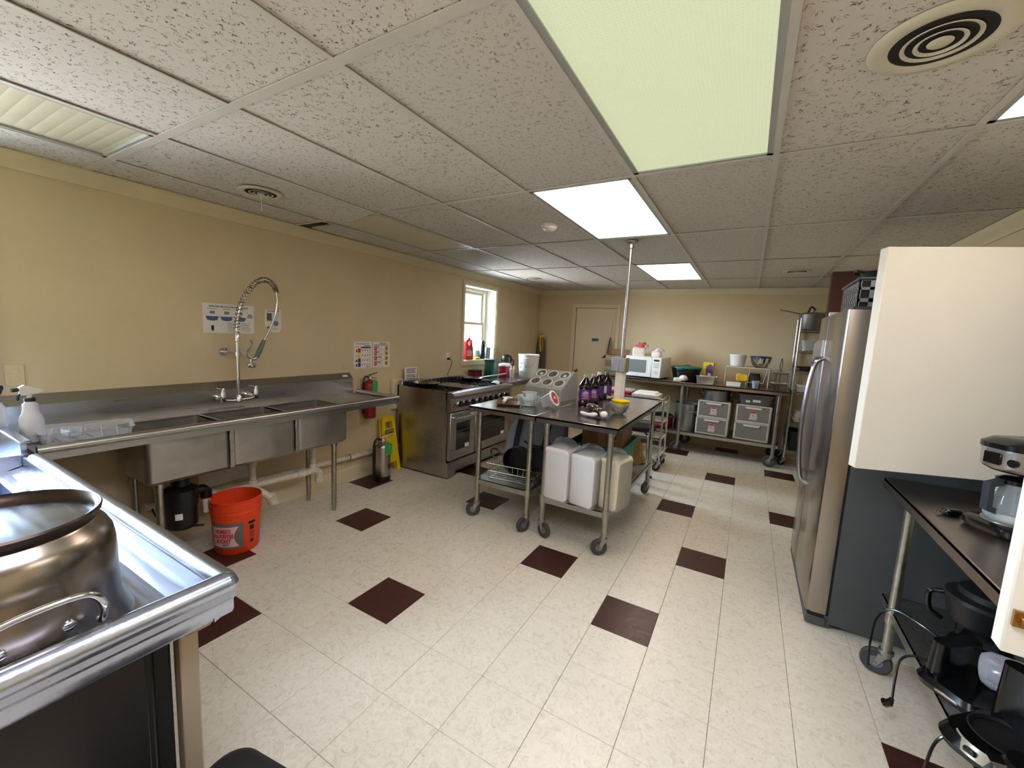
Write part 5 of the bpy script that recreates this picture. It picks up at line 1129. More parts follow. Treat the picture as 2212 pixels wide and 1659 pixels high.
# microwave
mw = thing('microwave', 'white microwave oven on the long back table', 'microwave', (-.715, 4.41, BZ), R(-9))
part('case', M_white, mw, lambda b: b.cbox(-.27, .27, -.19, .21, .012, .315, .008))
dr_ = part('door', M_white, mw, lambda b: b.cbox(-.27, .135, -.212, -.19, .014, .314, .008))
part('window', mat('microwave_window', (120, 120, 118), .3), dr_, lambda b: b.box(-.235, .055, -.2135, -.212, .075, .265))
part('handle_rib', M_white, dr_, lambda b: b.cbox(.068, .075, -.214, -.211, .05, .30, .001))
part('brand_mark', M_grey_ink, dr_, lambda b: b.box(-.095, -.06, -.2128, -.212, .037, .042))
cpn = part('control_panel', M_white, mw, lambda b: b.cbox(.137, .27, -.212, -.19, .014, .314, .006))
part('display', M_ink, cpn, lambda b: b.box(.165, .245, -.2132, -.212, .255, .283))
for r_ in range(6):
    part('key_row', M_grey_ink, cpn, lambda b: b.box(.165 + (.01 if r_ > 3 else 0), .245 - (.01 if r_ > 3 else 0), -.2128, -.212, (.22, .20, .18, .165, .10, .075)[r_], (.22, .20, .18, .165, .10, .075)[r_] + .006))
for x in (-.22, .22):
    for y in (-.14, .17): part('foot', M_black, mw, lambda b: b.cyl((x, y, 0), (x, y, .013), .014, n=8))
MZ = BZ + .3156
def bread(label, loc, rz_, w_, h_, filled):
    t = thing('bread_bag', label, 'bread bag', loc, rz_)
    part('loaf', mat('loaf_white', (226, 210, 196), .8, noise=.1, nscale=30), t, lambda b: rloft(b, [crr(w_ * .9, .06, 0, .03), crr(w_, .065, h_ * .3, .03), crr(w_ * .9, .055, h_ * .6, .03), crr(w_ * .6, .03, h_ * .68, .03)]))
    part('film', mat('red_film', (190, 84, 80), .4) if filled else M_film, t, lambda b: b.surf(lambda u, v: (w_ * (.85 - .3 * v + .10 * math.sin(11 * u + 6 * v)) * math.cos(2 * math.pi * u) + .04 * v, (.06 - .02 * v) * math.sin(2 * math.pi * u), h_ * (.45 + .55 * v + .05 * math.sin(17 * u))), 22, 5, True))
    part('film_tail', M_film, t, lambda b: b.surf(lambda u, v: (w_ * .7 + .06 * u, .04 * math.sin(6 * u + 4 * v), h_ * (.2 + .7 * v)), 6, 6))
bread('bread bag in red printed film on top of the microwave', (-.86, 4.40, MZ), R(8), .10, .20, True)
bread('small clear bread bag beside the red one on the microwave', (-.60, 4.42, MZ), R(-6), .07, .13, False)
# open carton at the door side
cbx = thing('cardboard_box', 'open cardboard carton beside the microwave in front of the door', 'box', (-1.19, 4.42, BZ), R(-4))
def obox(b):
    hx_, hy_, h_, t_ = .145, .14, .30, .005
    b.box(-hx_, hx_, -hy_, -hy_ + t_, 0, h_); b.box(-hx_, hx_, hy_ - t_, hy_, 0, h_); b.box(-hx_, -hx_ + t_, -hy_, hy_, 0, h_); b.box(hx_ - t_, hx_, -hy_, hy_, 0, h_); b.box(-hx_, hx_, -hy_, hy_, 0, t_)
part('walls', M_card, cbx, obox)
part('flap', M_card, cbx, lambda b: b.box(-.24, -.145, -.138, .138, .0, .004, Matrix.Translation((0, 0, .30)) @ Matrix.Translation((-.145, 0, 0)) @ Matrix.Rotation(R(-38), 4, 'Y') @ Matrix.Translation((.145, 0, 0))))
part('flap', M_card, cbx, lambda b: b.box(-.14, .14, .0, .10, 0, .004, Matrix.Translation((0, .14, .30)) @ Matrix.Rotation(R(70), 4, 'X')))
part('print_band', mat('carton_green', (64, 92, 58), .7), cbx, lambda b: b.box(-.14, .14, -.1412, -.1402, .03, .075))
part('dark_band', mat('carton_dark', (92, 72, 54), .8), cbx, lambda b: b.box(-.14, .14, -.1412, -.1402, .12, .22))
# broom heads / dowels leaning against the door
um = thing('folded_umbrella', 'grey folded umbrella hanging on the door edge', 'umbrella', (-1.425, YB - .05, 1.27))
part('canopy', mat('umbrella_grey', (150, 138, 124), .8), um, lambda b: b.lathe([(.012, 0), (.036, .02), (.034, .12), (.024, .22), (.012, .28), (.006, .30)], 10, sx=1.0, sy=.5)); part('shaft', M_steel_dull, um, lambda b: b.cyl((0, 0, .28), (.012, 0, .58), .004, n=8)); part('rib', mat('umbrella_dark', (84, 74, 66), .8), um, lambda b: b.tube([(-.045, -.02, .02), (-.01, -.015, .3)], .008, 6))
# black tub with green lid
gl = thing('oval_tub', 'black tub with a dark green lid right of the microwave', 'tub', (-.165, 4.38, BZ))
part('tub', mat('tub_black', (14, 14, 15), .3), gl, lambda b: b.lathe([(0, 0), (.15, 0), (.16, .006), (.205, .185), (.0, .186)], 32, sy=.8))
part('lid', mat('lid_green', (18, 98, 86), .45), gl, lambda b: b.lathe([(.212, .18), (.214, .19), (.208, .20), (.17, .212), (0, .222)], 32, sy=.8)); part('lid_knob', M_black, gl, lambda b: b.cbox(-.03, .05, -.015, .015, .215, .228, .004)); part('tab', mat('lid_green', (18, 98, 86), .45), gl, lambda b: b.cbox(-.11, -.03, -.158, -.145, .158, .185, .004))
pt = thing('steel_pan', 'square steel pan at the front of the back table', 'pan', (.125, 4.25, BZ), R(-4))
part('pan', M_steel, pt, lambda b: rloft(b, [crr(.115, .075, 0, .02), crr(.125, .085, .095, .02), crr(.134, .094, .098, .022), crr(.134, .094, .102, .022), crr(.123, .083, .1, .02), crr(.112, .072, .006, .02)]))
yx = thing('rice_box', 'yellow carton with purple picture standing behind the steel pan', 'carton', (.125, 4.47, BZ), R(-8))
part('carton', mat('yellow_card', (222, 196, 40), .6), yx, lambda b: b.cbox(-.075, .065, -.03, .03, 0, .285, .004)); part('picture', mat('purple_print', (92, 78, 120), .6), yx, lambda b: b.prism([(-.03, .04), (.06, .02), (.062, .23), (.02, .265), (-.035, .22)], 1, -.0312, -.0302)); part('blaze', M_paper, yx, lambda b: b.prism([(-.01, .08), (.04, .06), (.04, .12), (.0, .14)], 1, -.0316, -.0311))
tis = thing('tissue_pack', 'crumpled white tissue pack at the table edge', 'tissue', (-.205, 4.14, BZ), R(10))
part('pack', M_paper, tis, lambda b: b.cbox(-.085, .02, -.04, .04, 0, .052, .01)); part('crumple', M_paper, tis, lambda b: b.surf(lambda u, v: (.04 + .05 * (1 + .25 * math.sin(5 * 2 * math.pi * u + 4 * v)) * math.cos(2 * math.pi * u) * math.sin(math.pi * v + .01), .05 * math.sin(2 * math.pi * u) * math.sin(math.pi * v + .01), .05 - .046 * math.cos(math.pi * v)), 20, 8, True)); part('print', M_yellow_ink, tis, lambda b: b.box(-.05, -.02, -.041, -.0402, .02, .035))
# white wire riser shelf
rs = thing('wire_riser', 'white wire riser shelf on the back table', 'riser shelf', (.60, 4.44, BZ))
rx, ry, rh = .255, .14, .255
def riser(b):
    for y in (-ry, ry): b.tube([(-rx, y, .004), (-rx, y, rh), (rx, y, rh), (rx, y, .004)], .006, 8)
    for k in range(28): x = -rx + 2 * rx * (k + .5) / 28; b.cyl((x, -ry, rh + .004), (x, ry, rh + .004), .0028, n=5)
    for y in (-ry, 0, ry): b.cyl((-rx, y, rh), (rx, y, rh), .004, n=6)
    for x in (-rx, rx): b.tube([(x, -ry, .05), (x, ry, .05)], .004, 6)
    b.tube([(-.13, ry, .10), (.03, ry, .10), (.03, -ry * .5, .10)], .004, 6)
M_wwire = mat('white_wire', (222, 216, 200), .4)
part('wire_frame', M_wwire, rs, riser)
part('leaning_tray', M_wwire, rs, lambda b: b.tube([(.02, -.10, .06), (.20, -.10, .06), (.235, -.10, .24), (.03, -.10, .24)], .005, 6, True))
RZ_ = BZ + rh + .0075
pw = thing('white_pail', 'white plastic pail with lid on the wire riser', 'pail', (.475, 4.44, RZ_))
part('pail', M_white, pw, lambda b: b.lathe([(0, 0), (.082, 0), (.086, .004), (.10, .13), (0, .13)], 28)); part('lid', M_white, pw, lambda b: b.lathe([(.104, .126), (.106, .135), (.106, .155), (.102, .16), (.08, .158), (0, .158)], 28)); part('lid_tab', M_white, pw, lambda b: b.cyl((.04, 0, .157), (.04, 0, .18), .007, n=8))
sbw = thing('steel_bowl', 'shiny steel mixing bowl with a blue lid on the wire riser', 'bowl', (.745, 4.44, RZ_))
part('bowl', M_chrome, sbw, lambda b: b.lathe([(0, 0), (.06, 0), (.085, .012), (.115, .07), (.126, .13), (.135, .134), (0, .134)], 30)); part('lid', mat('bowl_lid_blue', (44, 56, 110), .35), sbw, lambda b: b.lathe([(.13, .132), (.122, .15), (.11, .154), (0, .156)], 28))
yp = thing('yellow_packet', 'yellow packet on the riser under the white pail', 'packet', (.555, 4.40, BZ + .0), R(-6))
part('stand', M_wwire, yp, lambda b: [b.box(x - .004, x + .004, -.02, .02, 0, .055) for x in (-.05, .05)]); part('packet', mat('packet_yellow', (224, 178, 40), .5, noise=.12, nscale=20), yp, lambda b: b.cbox(-.075, .07, -.03, .03, .055, .165, .014))
bxw = thing('white_carton', 'flat white carton under the front corner of the riser', 'carton', (.465, 4.215, BZ), R(-6))
part('carton', M_paper, bxw, lambda b: b.cbox(-.085, .085, -.05, .05, 0, .052, .003)); part('lid_edge', M_paper, bxw, lambda b: b.cbox(-.087, .087, -.052, .052, .036, .054, .002))
db = thing('dark_jar', 'dark brown jar under the riser', 'jar', (.70, 4.45, BZ)); part('jar', mat('jar_brown', (42, 28, 22), .3), db, lambda b: rloft(b, [crr(.07, .05, 0, .02), crr(.07, .05, .14, .02), crr(.06, .04, .16, .02)])); part('lid', M_black, db, lambda b: rloft(b, [crr(.062, .042, .158, .02), crr(.062, .042, .18, .02)]))
gcu = thing('glass_tumbler', 'small clear plastic cup in front of the riser', 'cup', (.715, 4.17, BZ)); part('cup', M_cplast, gcu, lambda b: b.lathe([(0, 0), (.032, 0), (.044, .095), (.046, .097), (.042, .097), (.03, .006), (0, .006)], 20))
# two-tier plate stand
pstd = thing('plate_stand', 'two tier wire stand with white plates at the table end', 'plate stand', (.985, 4.42, BZ))
part('wire_frame', mat('stand_wire', (74, 66, 56), .4, .8), pstd, lambda b: (b.tube(bez([(0, 0, .0), (0, 0, .2), (-.012, 0, .30), (0, 0, .40), (.012, 0, .30), (0, 0, .2)]), .004, 6), [b.tube([(.085 * math.cos(t * math.pi / 10), .085 * math.sin(t * math.pi / 10), z) for t in range(20)], .003, 5, True) for z in (.05, .20)], [b.tube(bez([(.07 * c, .07 * s, .0), (.095 * c, .095 * s, .03), (.085 * c, .085 * s, .06), (.085 * c, .085 * s, .22)]), .003, 5) for c, s in ((1, 0), (-.5, .87), (-.5, -.87))]))
for z, lab in ((.055, 'lower'), (.205, 'upper')):
    p_ = thing('plate', 'white square plate on the %s tier of the wire stand' % lab, 'plate', (.985, 4.42, BZ + z), R(10)); part('plate', M_white, p_, lambda b: rloft(b, [crr(.06, .06, 0, .015), crr(.095, .095, .022, .02), crr(.092, .092, .026, .02), crr(.058, .058, .006, .015)])); part('food', mat('biscuit', (160, 120, 84), .8), p_, lambda b: b.lathe([(0, .007), (.05, .008), (.04, .024), (0, .03)], 14))
# ------------------------------------------------------------------ under the long table
def handle_loop(par, mt, r, z, a0, w_=.06):
    for s in (0, 180): part('handle', mt, par, lambda b: b.tube(bez([(r - .002, -w_, z - .03), (r + .012, -w_, z), (r + .04, -w_ * .7, z + .01), (r + .04, w_ * .7, z + .01), (r + .012, w_, z), (r - .002, w_, z - .03)]), .006, 8), None, (0, 0, R(a0 + s)))
def stockpot(label, loc, r, h, mt, a0):
    t = thing('stock_pot', label, 'pot', loc)
    part('pot', mt, t, lambda b: b.lathe([(0, 0), (r * .95, 0), (r, .012), (r, h - .004), (r + .006, h), (r - .004, h), (r - .006, .014), (0, .008)], 36)); handle_loop(t, M_steel_dull, r, h * .72, a0); return t
M_alu = mat('aluminium_pot', (150, 150, 152), .38, 1., noise=.06, nscale=12, rnoise=.05)
stockpot('tall aluminium stock pot under the back table beside the table leg', (-.095, 4.35, BS), .165, .385, M_alu, -62)
drw = mat('drawer_frame', (208, 204, 190), .45)
dmat = clear('drawer_front', (150, 148, 140), .55, .3)
def drawer_unit(label, x, z, w_, h_, contents):
    t = thing('drawer_unit', label, 'storage drawer', (x, 4.33, z), R(-4), 'clear plastic drawer units under the back table'); hx_ = w_ / 2
    part('frame', drw, t, lambda b: (b.box(-hx_, -hx_ + .012, -.17, .17, 0, h_), b.box(hx_ - .012, hx_, -.17, .17, 0, h_), b.box(-hx_, hx_, -.17, .17, h_ - .014, h_), b.box(-hx_, hx_, -.17, .17, 0, .012), b.box(-hx_, hx_, .165, .17, 0, h_)))
    d_ = part('drawer', dmat, t, lambda b: (b.cbox(-hx_ + .014, hx_ - .014, -.18, -.172, .014, h_ - .018, .003), b.box(-hx_ + .02, hx_ - .02, -.172, .15, .014, .018)))
    part('pull_lip', drw, d_, lambda b: b.prism([(-.10, h_ - .02), (.10, h_ - .02), (.085, h_ - .045), (-.085, h_ - .045)], 1, -.192, -.181))
    part('drawer_rim', drw, d_, lambda b: (b.box(-hx_ + .012, -hx_ + .022, -.183, -.171, .012, h_ - .016), b.box(hx_ - .022, hx_ - .012, -.183, -.171, .012, h_ - .016), b.box(-hx_ + .012, hx_ - .012, -.183, -.171, .012, .024)))
    if contents != 'none':
        part('label_card', mat('label_card', (190, 176, 170), .6), d_, lambda b: b.prism([(-.045, .05), (.045, .05), (.048, .085), (.035, .16), (-.03, .16), (-.035, .09)], 1, -.1815, -.1803))
        part('label_head', M_red_ink, d_, lambda b: b.box(-.028, .032, -.1822, -.1814, .135, .157))
        part('label_mark', M_ink, d_, lambda b: b.prism([(-.01, .115), (.015, .10), (.012, .095), (-.012, .11)], 1, -.1822, -.1814))
    part('contents', mat('contents_' + contents, {'dark': (60, 58, 54), 'warm': (104, 76, 56), 'none': (78, 74, 70)}[contents], .8, noise=.25, nscale=25), d_, lambda b: rloft(b, [(-hx_ + .04, hx_ - .04, -.15, .13, .019, .03), (-hx_ + .06, hx_ - .07, -.13, .11, h_ * .55, .03)]))
    return t
drawer_unit('clear drawer on the lower left under the back table, with a label card', .262, BS, .405, .235, 'dark')
drawer_unit('clear drawer stacked above another, under the wide aluminium pot', .268, BS + .2355, .405, .235, 'dark')
drawer_unit('clear drawer at the lower right without a label card', .735, BS, .405, .235, 'none')
drawer_unit('clear drawer stacked under the grey lidded tote, warm contents', .740, BS + .2355, .405, .235, 'warm')
stockpot('wide shallow aluminium pot stacked on the clear drawers', (.26, 4.33, BS + .4715), .175, .145, M_alu, 12)
tt = thing('lidded_tote', 'grey see-through tote with labels stacked on the right drawers', 'tote', (.745, 4.33, BS + .4715), R(-3))
part('tub', mat('smoke_plastic', (88, 84, 82), .35), tt, lambda b: rloft(b, [crr(.165, .14, 0, .02), crr(.19, .16, .125, .02)])); part('lid', mat('smoke_lid', (104, 98, 94), .35), tt, lambda b: rloft(b, [crr(.205, .172, .12, .02), crr(.205, .172, .14, .02), crr(.19, .16, .147, .02)]))
part('label', M_paper, tt, lambda b: b.box(-.03, .06, -.152, -.149, .045, .085)); part('label', M_paper, tt, lambda b: b.box(-.11, -.06, -.152, -.149, .035, .06))
rdp = thing('roaster', 'dark red enamel pot with a black lid left of the stock pot', 'pot', (-.42, 4.30, BS), 0)
part('pot', mat('enamel_red', (112, 16, 30), .25), rdp, lambda b: b.lathe([(0, 0), (.13, 0), (.15, .012), (.155, .15), (0, .15)], 30)); part('lid', M_black, rdp, lambda b: b.lathe([(.16, .148), (.162, .16), (.15, .18), (.10, .20), (0, .21)], 30)); handle_loop(rdp, M_black, .155, .14, 80)
# ------------------------------------------------------------------ chrome wire rack in the far right corner
kx0, kx1, ky0, ky1 = 1.135, 1.78, 4.36, 4.78
rk = thing('wire_rack', 'tall chrome wire shelving rack in the far corner beside the table', 'shelving', ((kx0 + kx1) / 2, (ky0 + ky1) / 2, 0))
RKZ = (.20, .575, .98, 1.255, 1.515, 1.79)
for z in RKZ: wire_shelf(rk, kx0, kx1, ky0, ky1, z, M_wire, 14)
for x in (kx0, kx1):
    for y in (ky0, ky1):
        wpart('post', M_wire, rk, lambda b: b.cyl((x, y, .10), (x, y, 1.93), .0125, n=12)); caster(rk, x - rk.location.x, y - rk.location.y, .045, .095, 190, M_black)
def rackpot(label, x, z, r, h, mt, lid=True):
    t = thing('stock_pot', label, 'pot', (x, 4.56, z + .0045)); part('pot', mt, t, lambda b: b.lathe([(0, 0), (r * .95, 0), (r, .01), (r, h), (r + .005, h + .003), (0, h + .003)], 30))
    if lid: part('lid', M_steel_dull, t, lambda b: b.lathe([(r + .006, h + .002), (r * .8, h + .025), (.02, h + .035), (.018, h + .055), (0, h + .06)], 30)); part('lid_handle', M_black, t, lambda b: b.tube(bez([(-.05, 0, h + .03), (-.02, 0, h + .10), (.03, 0, h + .06)]), .010, 8))
    return t
tp_ = rackpot('grey pot with a black handled lid on top of the wire rack', 1.26, 1.79, .14, .19, mat('pot_grey_satin', (128, 128, 130), .45, .8)); part('long_handle', mat('wood_handle', (130, 104, 70), .6), tp_, lambda b: b.tube([(-.13, 0, .20), (-.36, 0, .25)], [.009, .006], 8)); part('spoon', M_steel, tp_, lambda b: b.tube([(.05, 0, .20), (.20, 0, .24)], .006, 8))
for z, lab, mt in ((.98, 'white baking dish on a middle shelf of the wire rack', M_white), (.575, 'stack of white tubs on a low shelf of the wire rack', M_white)):
    t = thing('baking_dish', lab, 'dish', (1.33, 4.56, z + .0045)); part('dish', mt, t, lambda b: rloft(b, [crr(.13, .12, 0, .03), crr(.16, .15, .07, .03), crr(.155, .145, .07, .03), crr(.125, .115, .01, .03)])); 
    part('lid' if z < .7 else 'cloth', M_white, t, lambda b: rloft(b, [crr(.14, .13, .068, .03), crr(.13, .12, .15 if z < .7 else .09, .04)]))
for z, lab in ((1.255, 'dark round pan on the upper middle shelf of the rack'), (1.515, 'clear tub on the shelf below the top pot')):
    t = thing('rack_pan' if z < 1.4 else 'rack_tub', lab, 'pan' if z < 1.4 else 'tub', (1.33, 4.56, z + .0045))
    if z < 1.4: part('pan', M_iron, t, lambda b: b.lathe([(0, 0), (.13, 0), (.15, .05), (.145, .05), (.125, .006), (0, .006)], 28)); part('handle', M_iron, t, lambda b: b.tube([(-.14, 0, .04), (-.20, 0, .05)], .009, 8))
    else: part('tub', M_frost, t, lambda b: rloft(b, [crr(.12, .11, 0, .03), crr(.14, .13, .13, .03)])); part('lid', M_steel_dull, t, lambda b: rloft(b, [crr(.145, .135, .0, .03), crr(.145, .135, .012, .03)]))
t = thing('dark_crate', 'black crate on the lowest shelf of the wire rack', 'crate', (1.33, 4.56, .2045)); part('crate', M_black, t, lambda b: rloft(b, [crr(.15, .15, 0, .02), crr(.165, .165, .25, .02), crr(.16, .16, .25, .02), crr(.145, .145, .01, .02)])); part('rim', M_black, t, lambda b: rloft(b, [crr(.172, .172, .235, .02), crr(.172, .172, .255, .02), crr(.16, .16, .255, .02)], cap0=False, cap1=False))
# ------------------------------------------------------------------ refrigerator
FY0, FY1, FX0, FX1 = .69, 1.63, 1.022, 1.80
fr = thing('refrigerator', 'tall stainless side by side refrigerator with dark grey sides', 'refrigerator', ((FX0 + FX1) / 2, (FY0 + FY1) / 2, 0))
M_fgrey = mat('fridge_side', (72, 74, 74), .5, noise=.03, nscale=8, bump=.08, bscale=300)
M_fst = mat('fridge_steel', (160, 154, 148), .24, 1.)
wpart('cabinet', M_fgrey, fr, lambda b: (b.cbox(FX0 + .105, FX1, FY0 + .008, FY1 - .008, .03, 1.745, .004), b.box(FX0 + .03, FX0 + .12, FY0 + .01, FY1 - .01, .012, .075)))
wpart('toe_grille', M_fgrey, fr, lambda b: b.cbox(FX0 + .005, FX0 + .10, FY0 + .0, FY1 - .0, .012, .065, .006))
FS = 1.29
for (y0, y1) in ((FY0, FS - .004), (FS + .004, FY1)):
    d_ = wpart('door', M_fst, fr, lambda b: b.prism([(FX0 + .095, y0), (FX0 + .03, y0), (FX0 + .008, y0 + .006), (FX0, y0 + .022), (FX0 - .004, (y0 + y1) / 2), (FX0, y1 - .022), (FX0 + .008, y1 - .006), (FX0 + .03, y1), (FX0 + .095, y1)], 2, .085, 1.765))
    part('gasket', M_blackm, d_, lambda b: b.box(FX0 + .094, FX0 + .106, y0 + .006, y1 - .006, .09, 1.75))
    part('hinge_cover', M_fgrey, d_, lambda b: b.cbox(FX0 + .02, FX0 + .10, y0 + .02 if y0 < 1 else y1 - .09, y0 + .09 if y0 < 1 else y1 - .02, 1.765, 1.782, .004))
wpart('split_cap', M_white, fr, lambda b: b.cbox(FX0 - .002, FX0 + .05, FS - .02, FS + .02, 1.766, 1.79, .003))
M_hand = mat('handle_steel', (176, 176, 184), .18, 1.)
wpart('handle', M_hand, fr, lambda b: b.tube(bez([(FX0 + .0, FS - .05, .66), (FX0 - .05, FS - .05, .73), (FX0 - .075, FS - .05, 1.08), (FX0 - .05, FS - .05, 1.43), (FX0, FS - .05, 1.50)], 8), .0135, 12))
wpart('handle', M_hand, fr, lambda b: b.prism([(FX0 + .004, .73), (FX0 - .04, .74), (FX0 - .052, .76), (FX0 - .052, 1.585), (FX0 - .04, 1.605), (FX0 + .004, 1.615)], 1, FS + .045, FS + .067))
wpart('ice_dispenser', M_blackm, fr, lambda b: b.cbox(FX0 - .012, FX0 - .003, FS + .12, FY1 - .09, .98, 1.36, .004)) 
wpart('foot_roller', M_blackm, fr, lambda b: [b.cyl((FX0 + .05, y - .02, .02), (FX0 + .05, y + .02, .02), .02, n=12) for y in (FY0 + .08, FY1 - .08)])
wpart('bottom_hinge', M_blackm, fr, lambda b: b.cbox(FX0 + .012, FX0 + .085, FY0 - .002, FY0 + .04, .062, .088, .004))
# crate of dishes on the refrigerator
cr_ = thing('dish_crate', 'grey perforated metal crate on top of the refrigerator', 'crate', (1.32, 1.12, 1.7455), R(0))
def crate(b):
    X, Y, Z = .235, .235, .20
    b.box(-X, X, -Y, Y, 0, .008)
    for (x0, x1, y0, y1) in ((-X, X, -Y, -Y + .006), (-X, X, Y - .006, Y)):
        for (z0, z1) in ((0, .03), (.075, .095), (.14, .155), (.19, .2)): b.box(x0, x1, y0, y1, z0, z1)
        for k in range(9): x = -X + 2 * X * k / 8; b.box(max(-X, x - .011), min(X, x + .011), y0, y1, 0, Z)
    for (x0, x1) in ((-X, -X + .006), (X - .006, X)):
        for (z0, z1) in ((0, .03), (.075, .095), (.14, .155), (.19, .2)): b.box(x0, x1, -Y, Y, z0, z1)
        for k in range(9): y = -Y + 2 * Y * k / 8; b.box(x0, x1, max(-Y, y - .011), min(Y, y + .011), 0, Z)
part('basket', mat('crate_grey', (128, 130, 132), .4, .5), cr_, crate)
part('liner', M_blackm, cr_, lambda b: b.box(-.222, .222, -.222, .222, .009, .185))
part('rim', mat('crate_rim', (90, 96, 110), .35, .4), cr_, lambda b: b.tube([(-.238, -.238, .2), (.238, -.238, .2), (.238, .238, .2), (-.238, .238, .2)], .008, 8, True))
ov = thing('roasting_pan', 'dark oval roasting pan lying over the metal crate', 'pan', (1.34, 1.12, 1.9545))
part('pan', M_steel_dull, ov, lambda b: b.lathe([(0, 0), (.16, 0), (.20, .05), (.205, .052), (.195, .052), (.155, .008), (0, .008)], 28, sx=1.1, sy=.9)); part('handle', M_black, ov, lambda b: b.tube(bez([(-.20, -.05, .05), (-.24, -.03, .06), (-.24, .03, .06), (-.20, .05, .05)]), .007, 8))
# ------------------------------------------------------------------ coffee table below the hatch
tx0, tx1, ty0, ty1 = 1.262, 1.84, -1.55, .665
tw, td = tx1 - tx0, ty1 - ty0
rtb = work_table('steel table below the serving hatch with coffee makers', ((tx0 + tx1) / 2, (ty0 + ty1) / 2, 0), tw, td, .925, .335, [(s * (tw / 2 - .055), y) for y in (-td / 2 + .1, td / 2 - .215) for s in (-1, 1)], True, mat('coffee_top', (150, 138, 128), .30, 1., noise=.06, nscale=8), None, .05, cast_r=.062, cast_a=(30, 200, 165, 200))
KZ = .9256; KS = .3356
M_gloss = mat('gloss_black', (12, 12, 13), .18)
def coffee_maker(label, loc, rz_, tilt=None, panel=M_steel, carafe=True, h=.33):
    t = thing('coffee_maker', label, 'coffee maker', loc, rot=tilt or (0, 0, rz_))
    part('base', M_gloss, t, lambda b: rloft(b, [crr(.088, .115, 0, .05), crr(.095, .122, .012, .05), crr(.095, .122, .034, .05), crr(.085, .112, .042, .05)], 6))
    part('warming_plate', M_steel_dull, t, lambda b: b.lathe([(.07, .041), (.07, .046), (0, .046)], 24, (0, -.03, 0)))
    part('tower', M_gloss, t, lambda b: rloft(b, [(-.085, .085, .05, .12, .04, .03), (-.082, .082, .055, .118, h - .05, .03)], 5))
    part('brew_head', panel, t, lambda b: rloft(b, [crr(.082, .11, h - .11, .07), crr(.09, .118, h - .10, .075), crr(.092, .12, h - .035, .075)], 7))
    part('lid', M_gloss, t, lambda b: rloft(b, [crr(.096, .124, h - .036, .078), crr(.096, .124, h - .018, .078), crr(.07, .10, h, .06)], 7))
    part('lower_ring', mat('maroon_ring', (52, 26, 30), .3), t, lambda b: rloft(b, [crr(.07, .095, h - .118, .06), crr(.085, .113, h - .104, .07)], 7))
    part('display', M_gloss, t, lambda b: b.cbox(-.035, .02, -.1235, -.119, h - .092, h - .05, .002)); part('button', M_gloss, t, lambda b: b.cyl((.05, -.108, h - .075), (.052, -.119, h - .075), .014, n=12))
    if carafe:
        c = part('carafe', M_glassy, t, lambda b: b.lathe([(0, .047), (.056, .047), (.066, .06), (.068, .10), (.056, .155), (.046, .185), (.05, .195)], 24, (0, -.03, 0)))
        part('carafe_lid', M_gloss, c, lambda b: b.lathe([(.05, .185), (.052, .20), (.03, .21), (0, .212)], 20, (0, -.03, 0)))
        part('carafe_handle', mat('handle_slate', (44, 46, 52), .4), c, lambda b: b.prism([(-.09, .07), (-.128, .085), (-.132, .185), (-.082, .20), (-.08, .18), (-.112, .172), (-.11, .098), (-.088, .092)], 0, -.012, .012))
    return t
coffee_maker('steel and black drip coffee maker on the table below the hatch', (1.50, .10, KZ), R(-62), h=.345)
pf = thing('power_plug', 'black coffee maker plug lying on the table top', 'plug', (1.36, .185, KZ), R(20)); part('plug', M_gloss, pf, lambda b: b.cbox(-.03, .03, -.014, .014, 0, .024, .006)); part('blade', M_steel_dull, pf, lambda b: [b.box(-.05, -.03, y - .001, y + .001, .008, .016) for y in (-.006, .006)]); part('cord', M_gloss, pf, lambda b: b.tube(bez([(.03, 0, .012), (.06, .01, .008), (.09, -.02, .006)]), .004, 6))
# lower shelf: machines stored together
c1 = thing('coffee_urn', 'large black coffee basket machine at the far end of the lower shelf', 'coffee maker', (1.52, .225, KS), R(-30))
part('base', M_gloss, c1, lambda b: rloft(b, [crr(.10, .11, 0, .06), crr(.105, .115, .02, .06), crr(.09, .10, .05, .06)], 5)); part('column', M_gloss, c1, lambda b: rloft(b, [(-.08, .08, .02, .10, .04, .03), (-.085, .085, .0, .105, .19, .04)], 5)); part('brew_basket', mat('satin_black', (30, 30, 31), .4), c1, lambda b: b.lathe([(0, .155), (.095, .155), (.105, .17), (.118, .245), (.122, .25), (.12, .265), (0, .275)], 28)); part('lid', M_blackm, c1, lambda b: b.lathe([(.10, .268), (.095, .29), (.06, .30), (0, .302)], 24, (.01, .02, 0))); part('side_handle', M_gloss, c1, lambda b: b.tube(bez([(-.115, -.02, .24), (-.155, -.03, .22), (-.15, -.03, .15), (-.11, -.02, .12)]), .010, 8)); part('switch_panel', mat('switch_grey', (120, 118, 114), .4), c1, lambda b: b.cbox(-.05, .05, -.122, -.112, .012, .04, .004))
c2 = thing('coffee_maker', 'black coffee maker with a clear jug lying sideways on the lower shelf', 'coffee maker', (1.425, -.02, KS), R(-52))
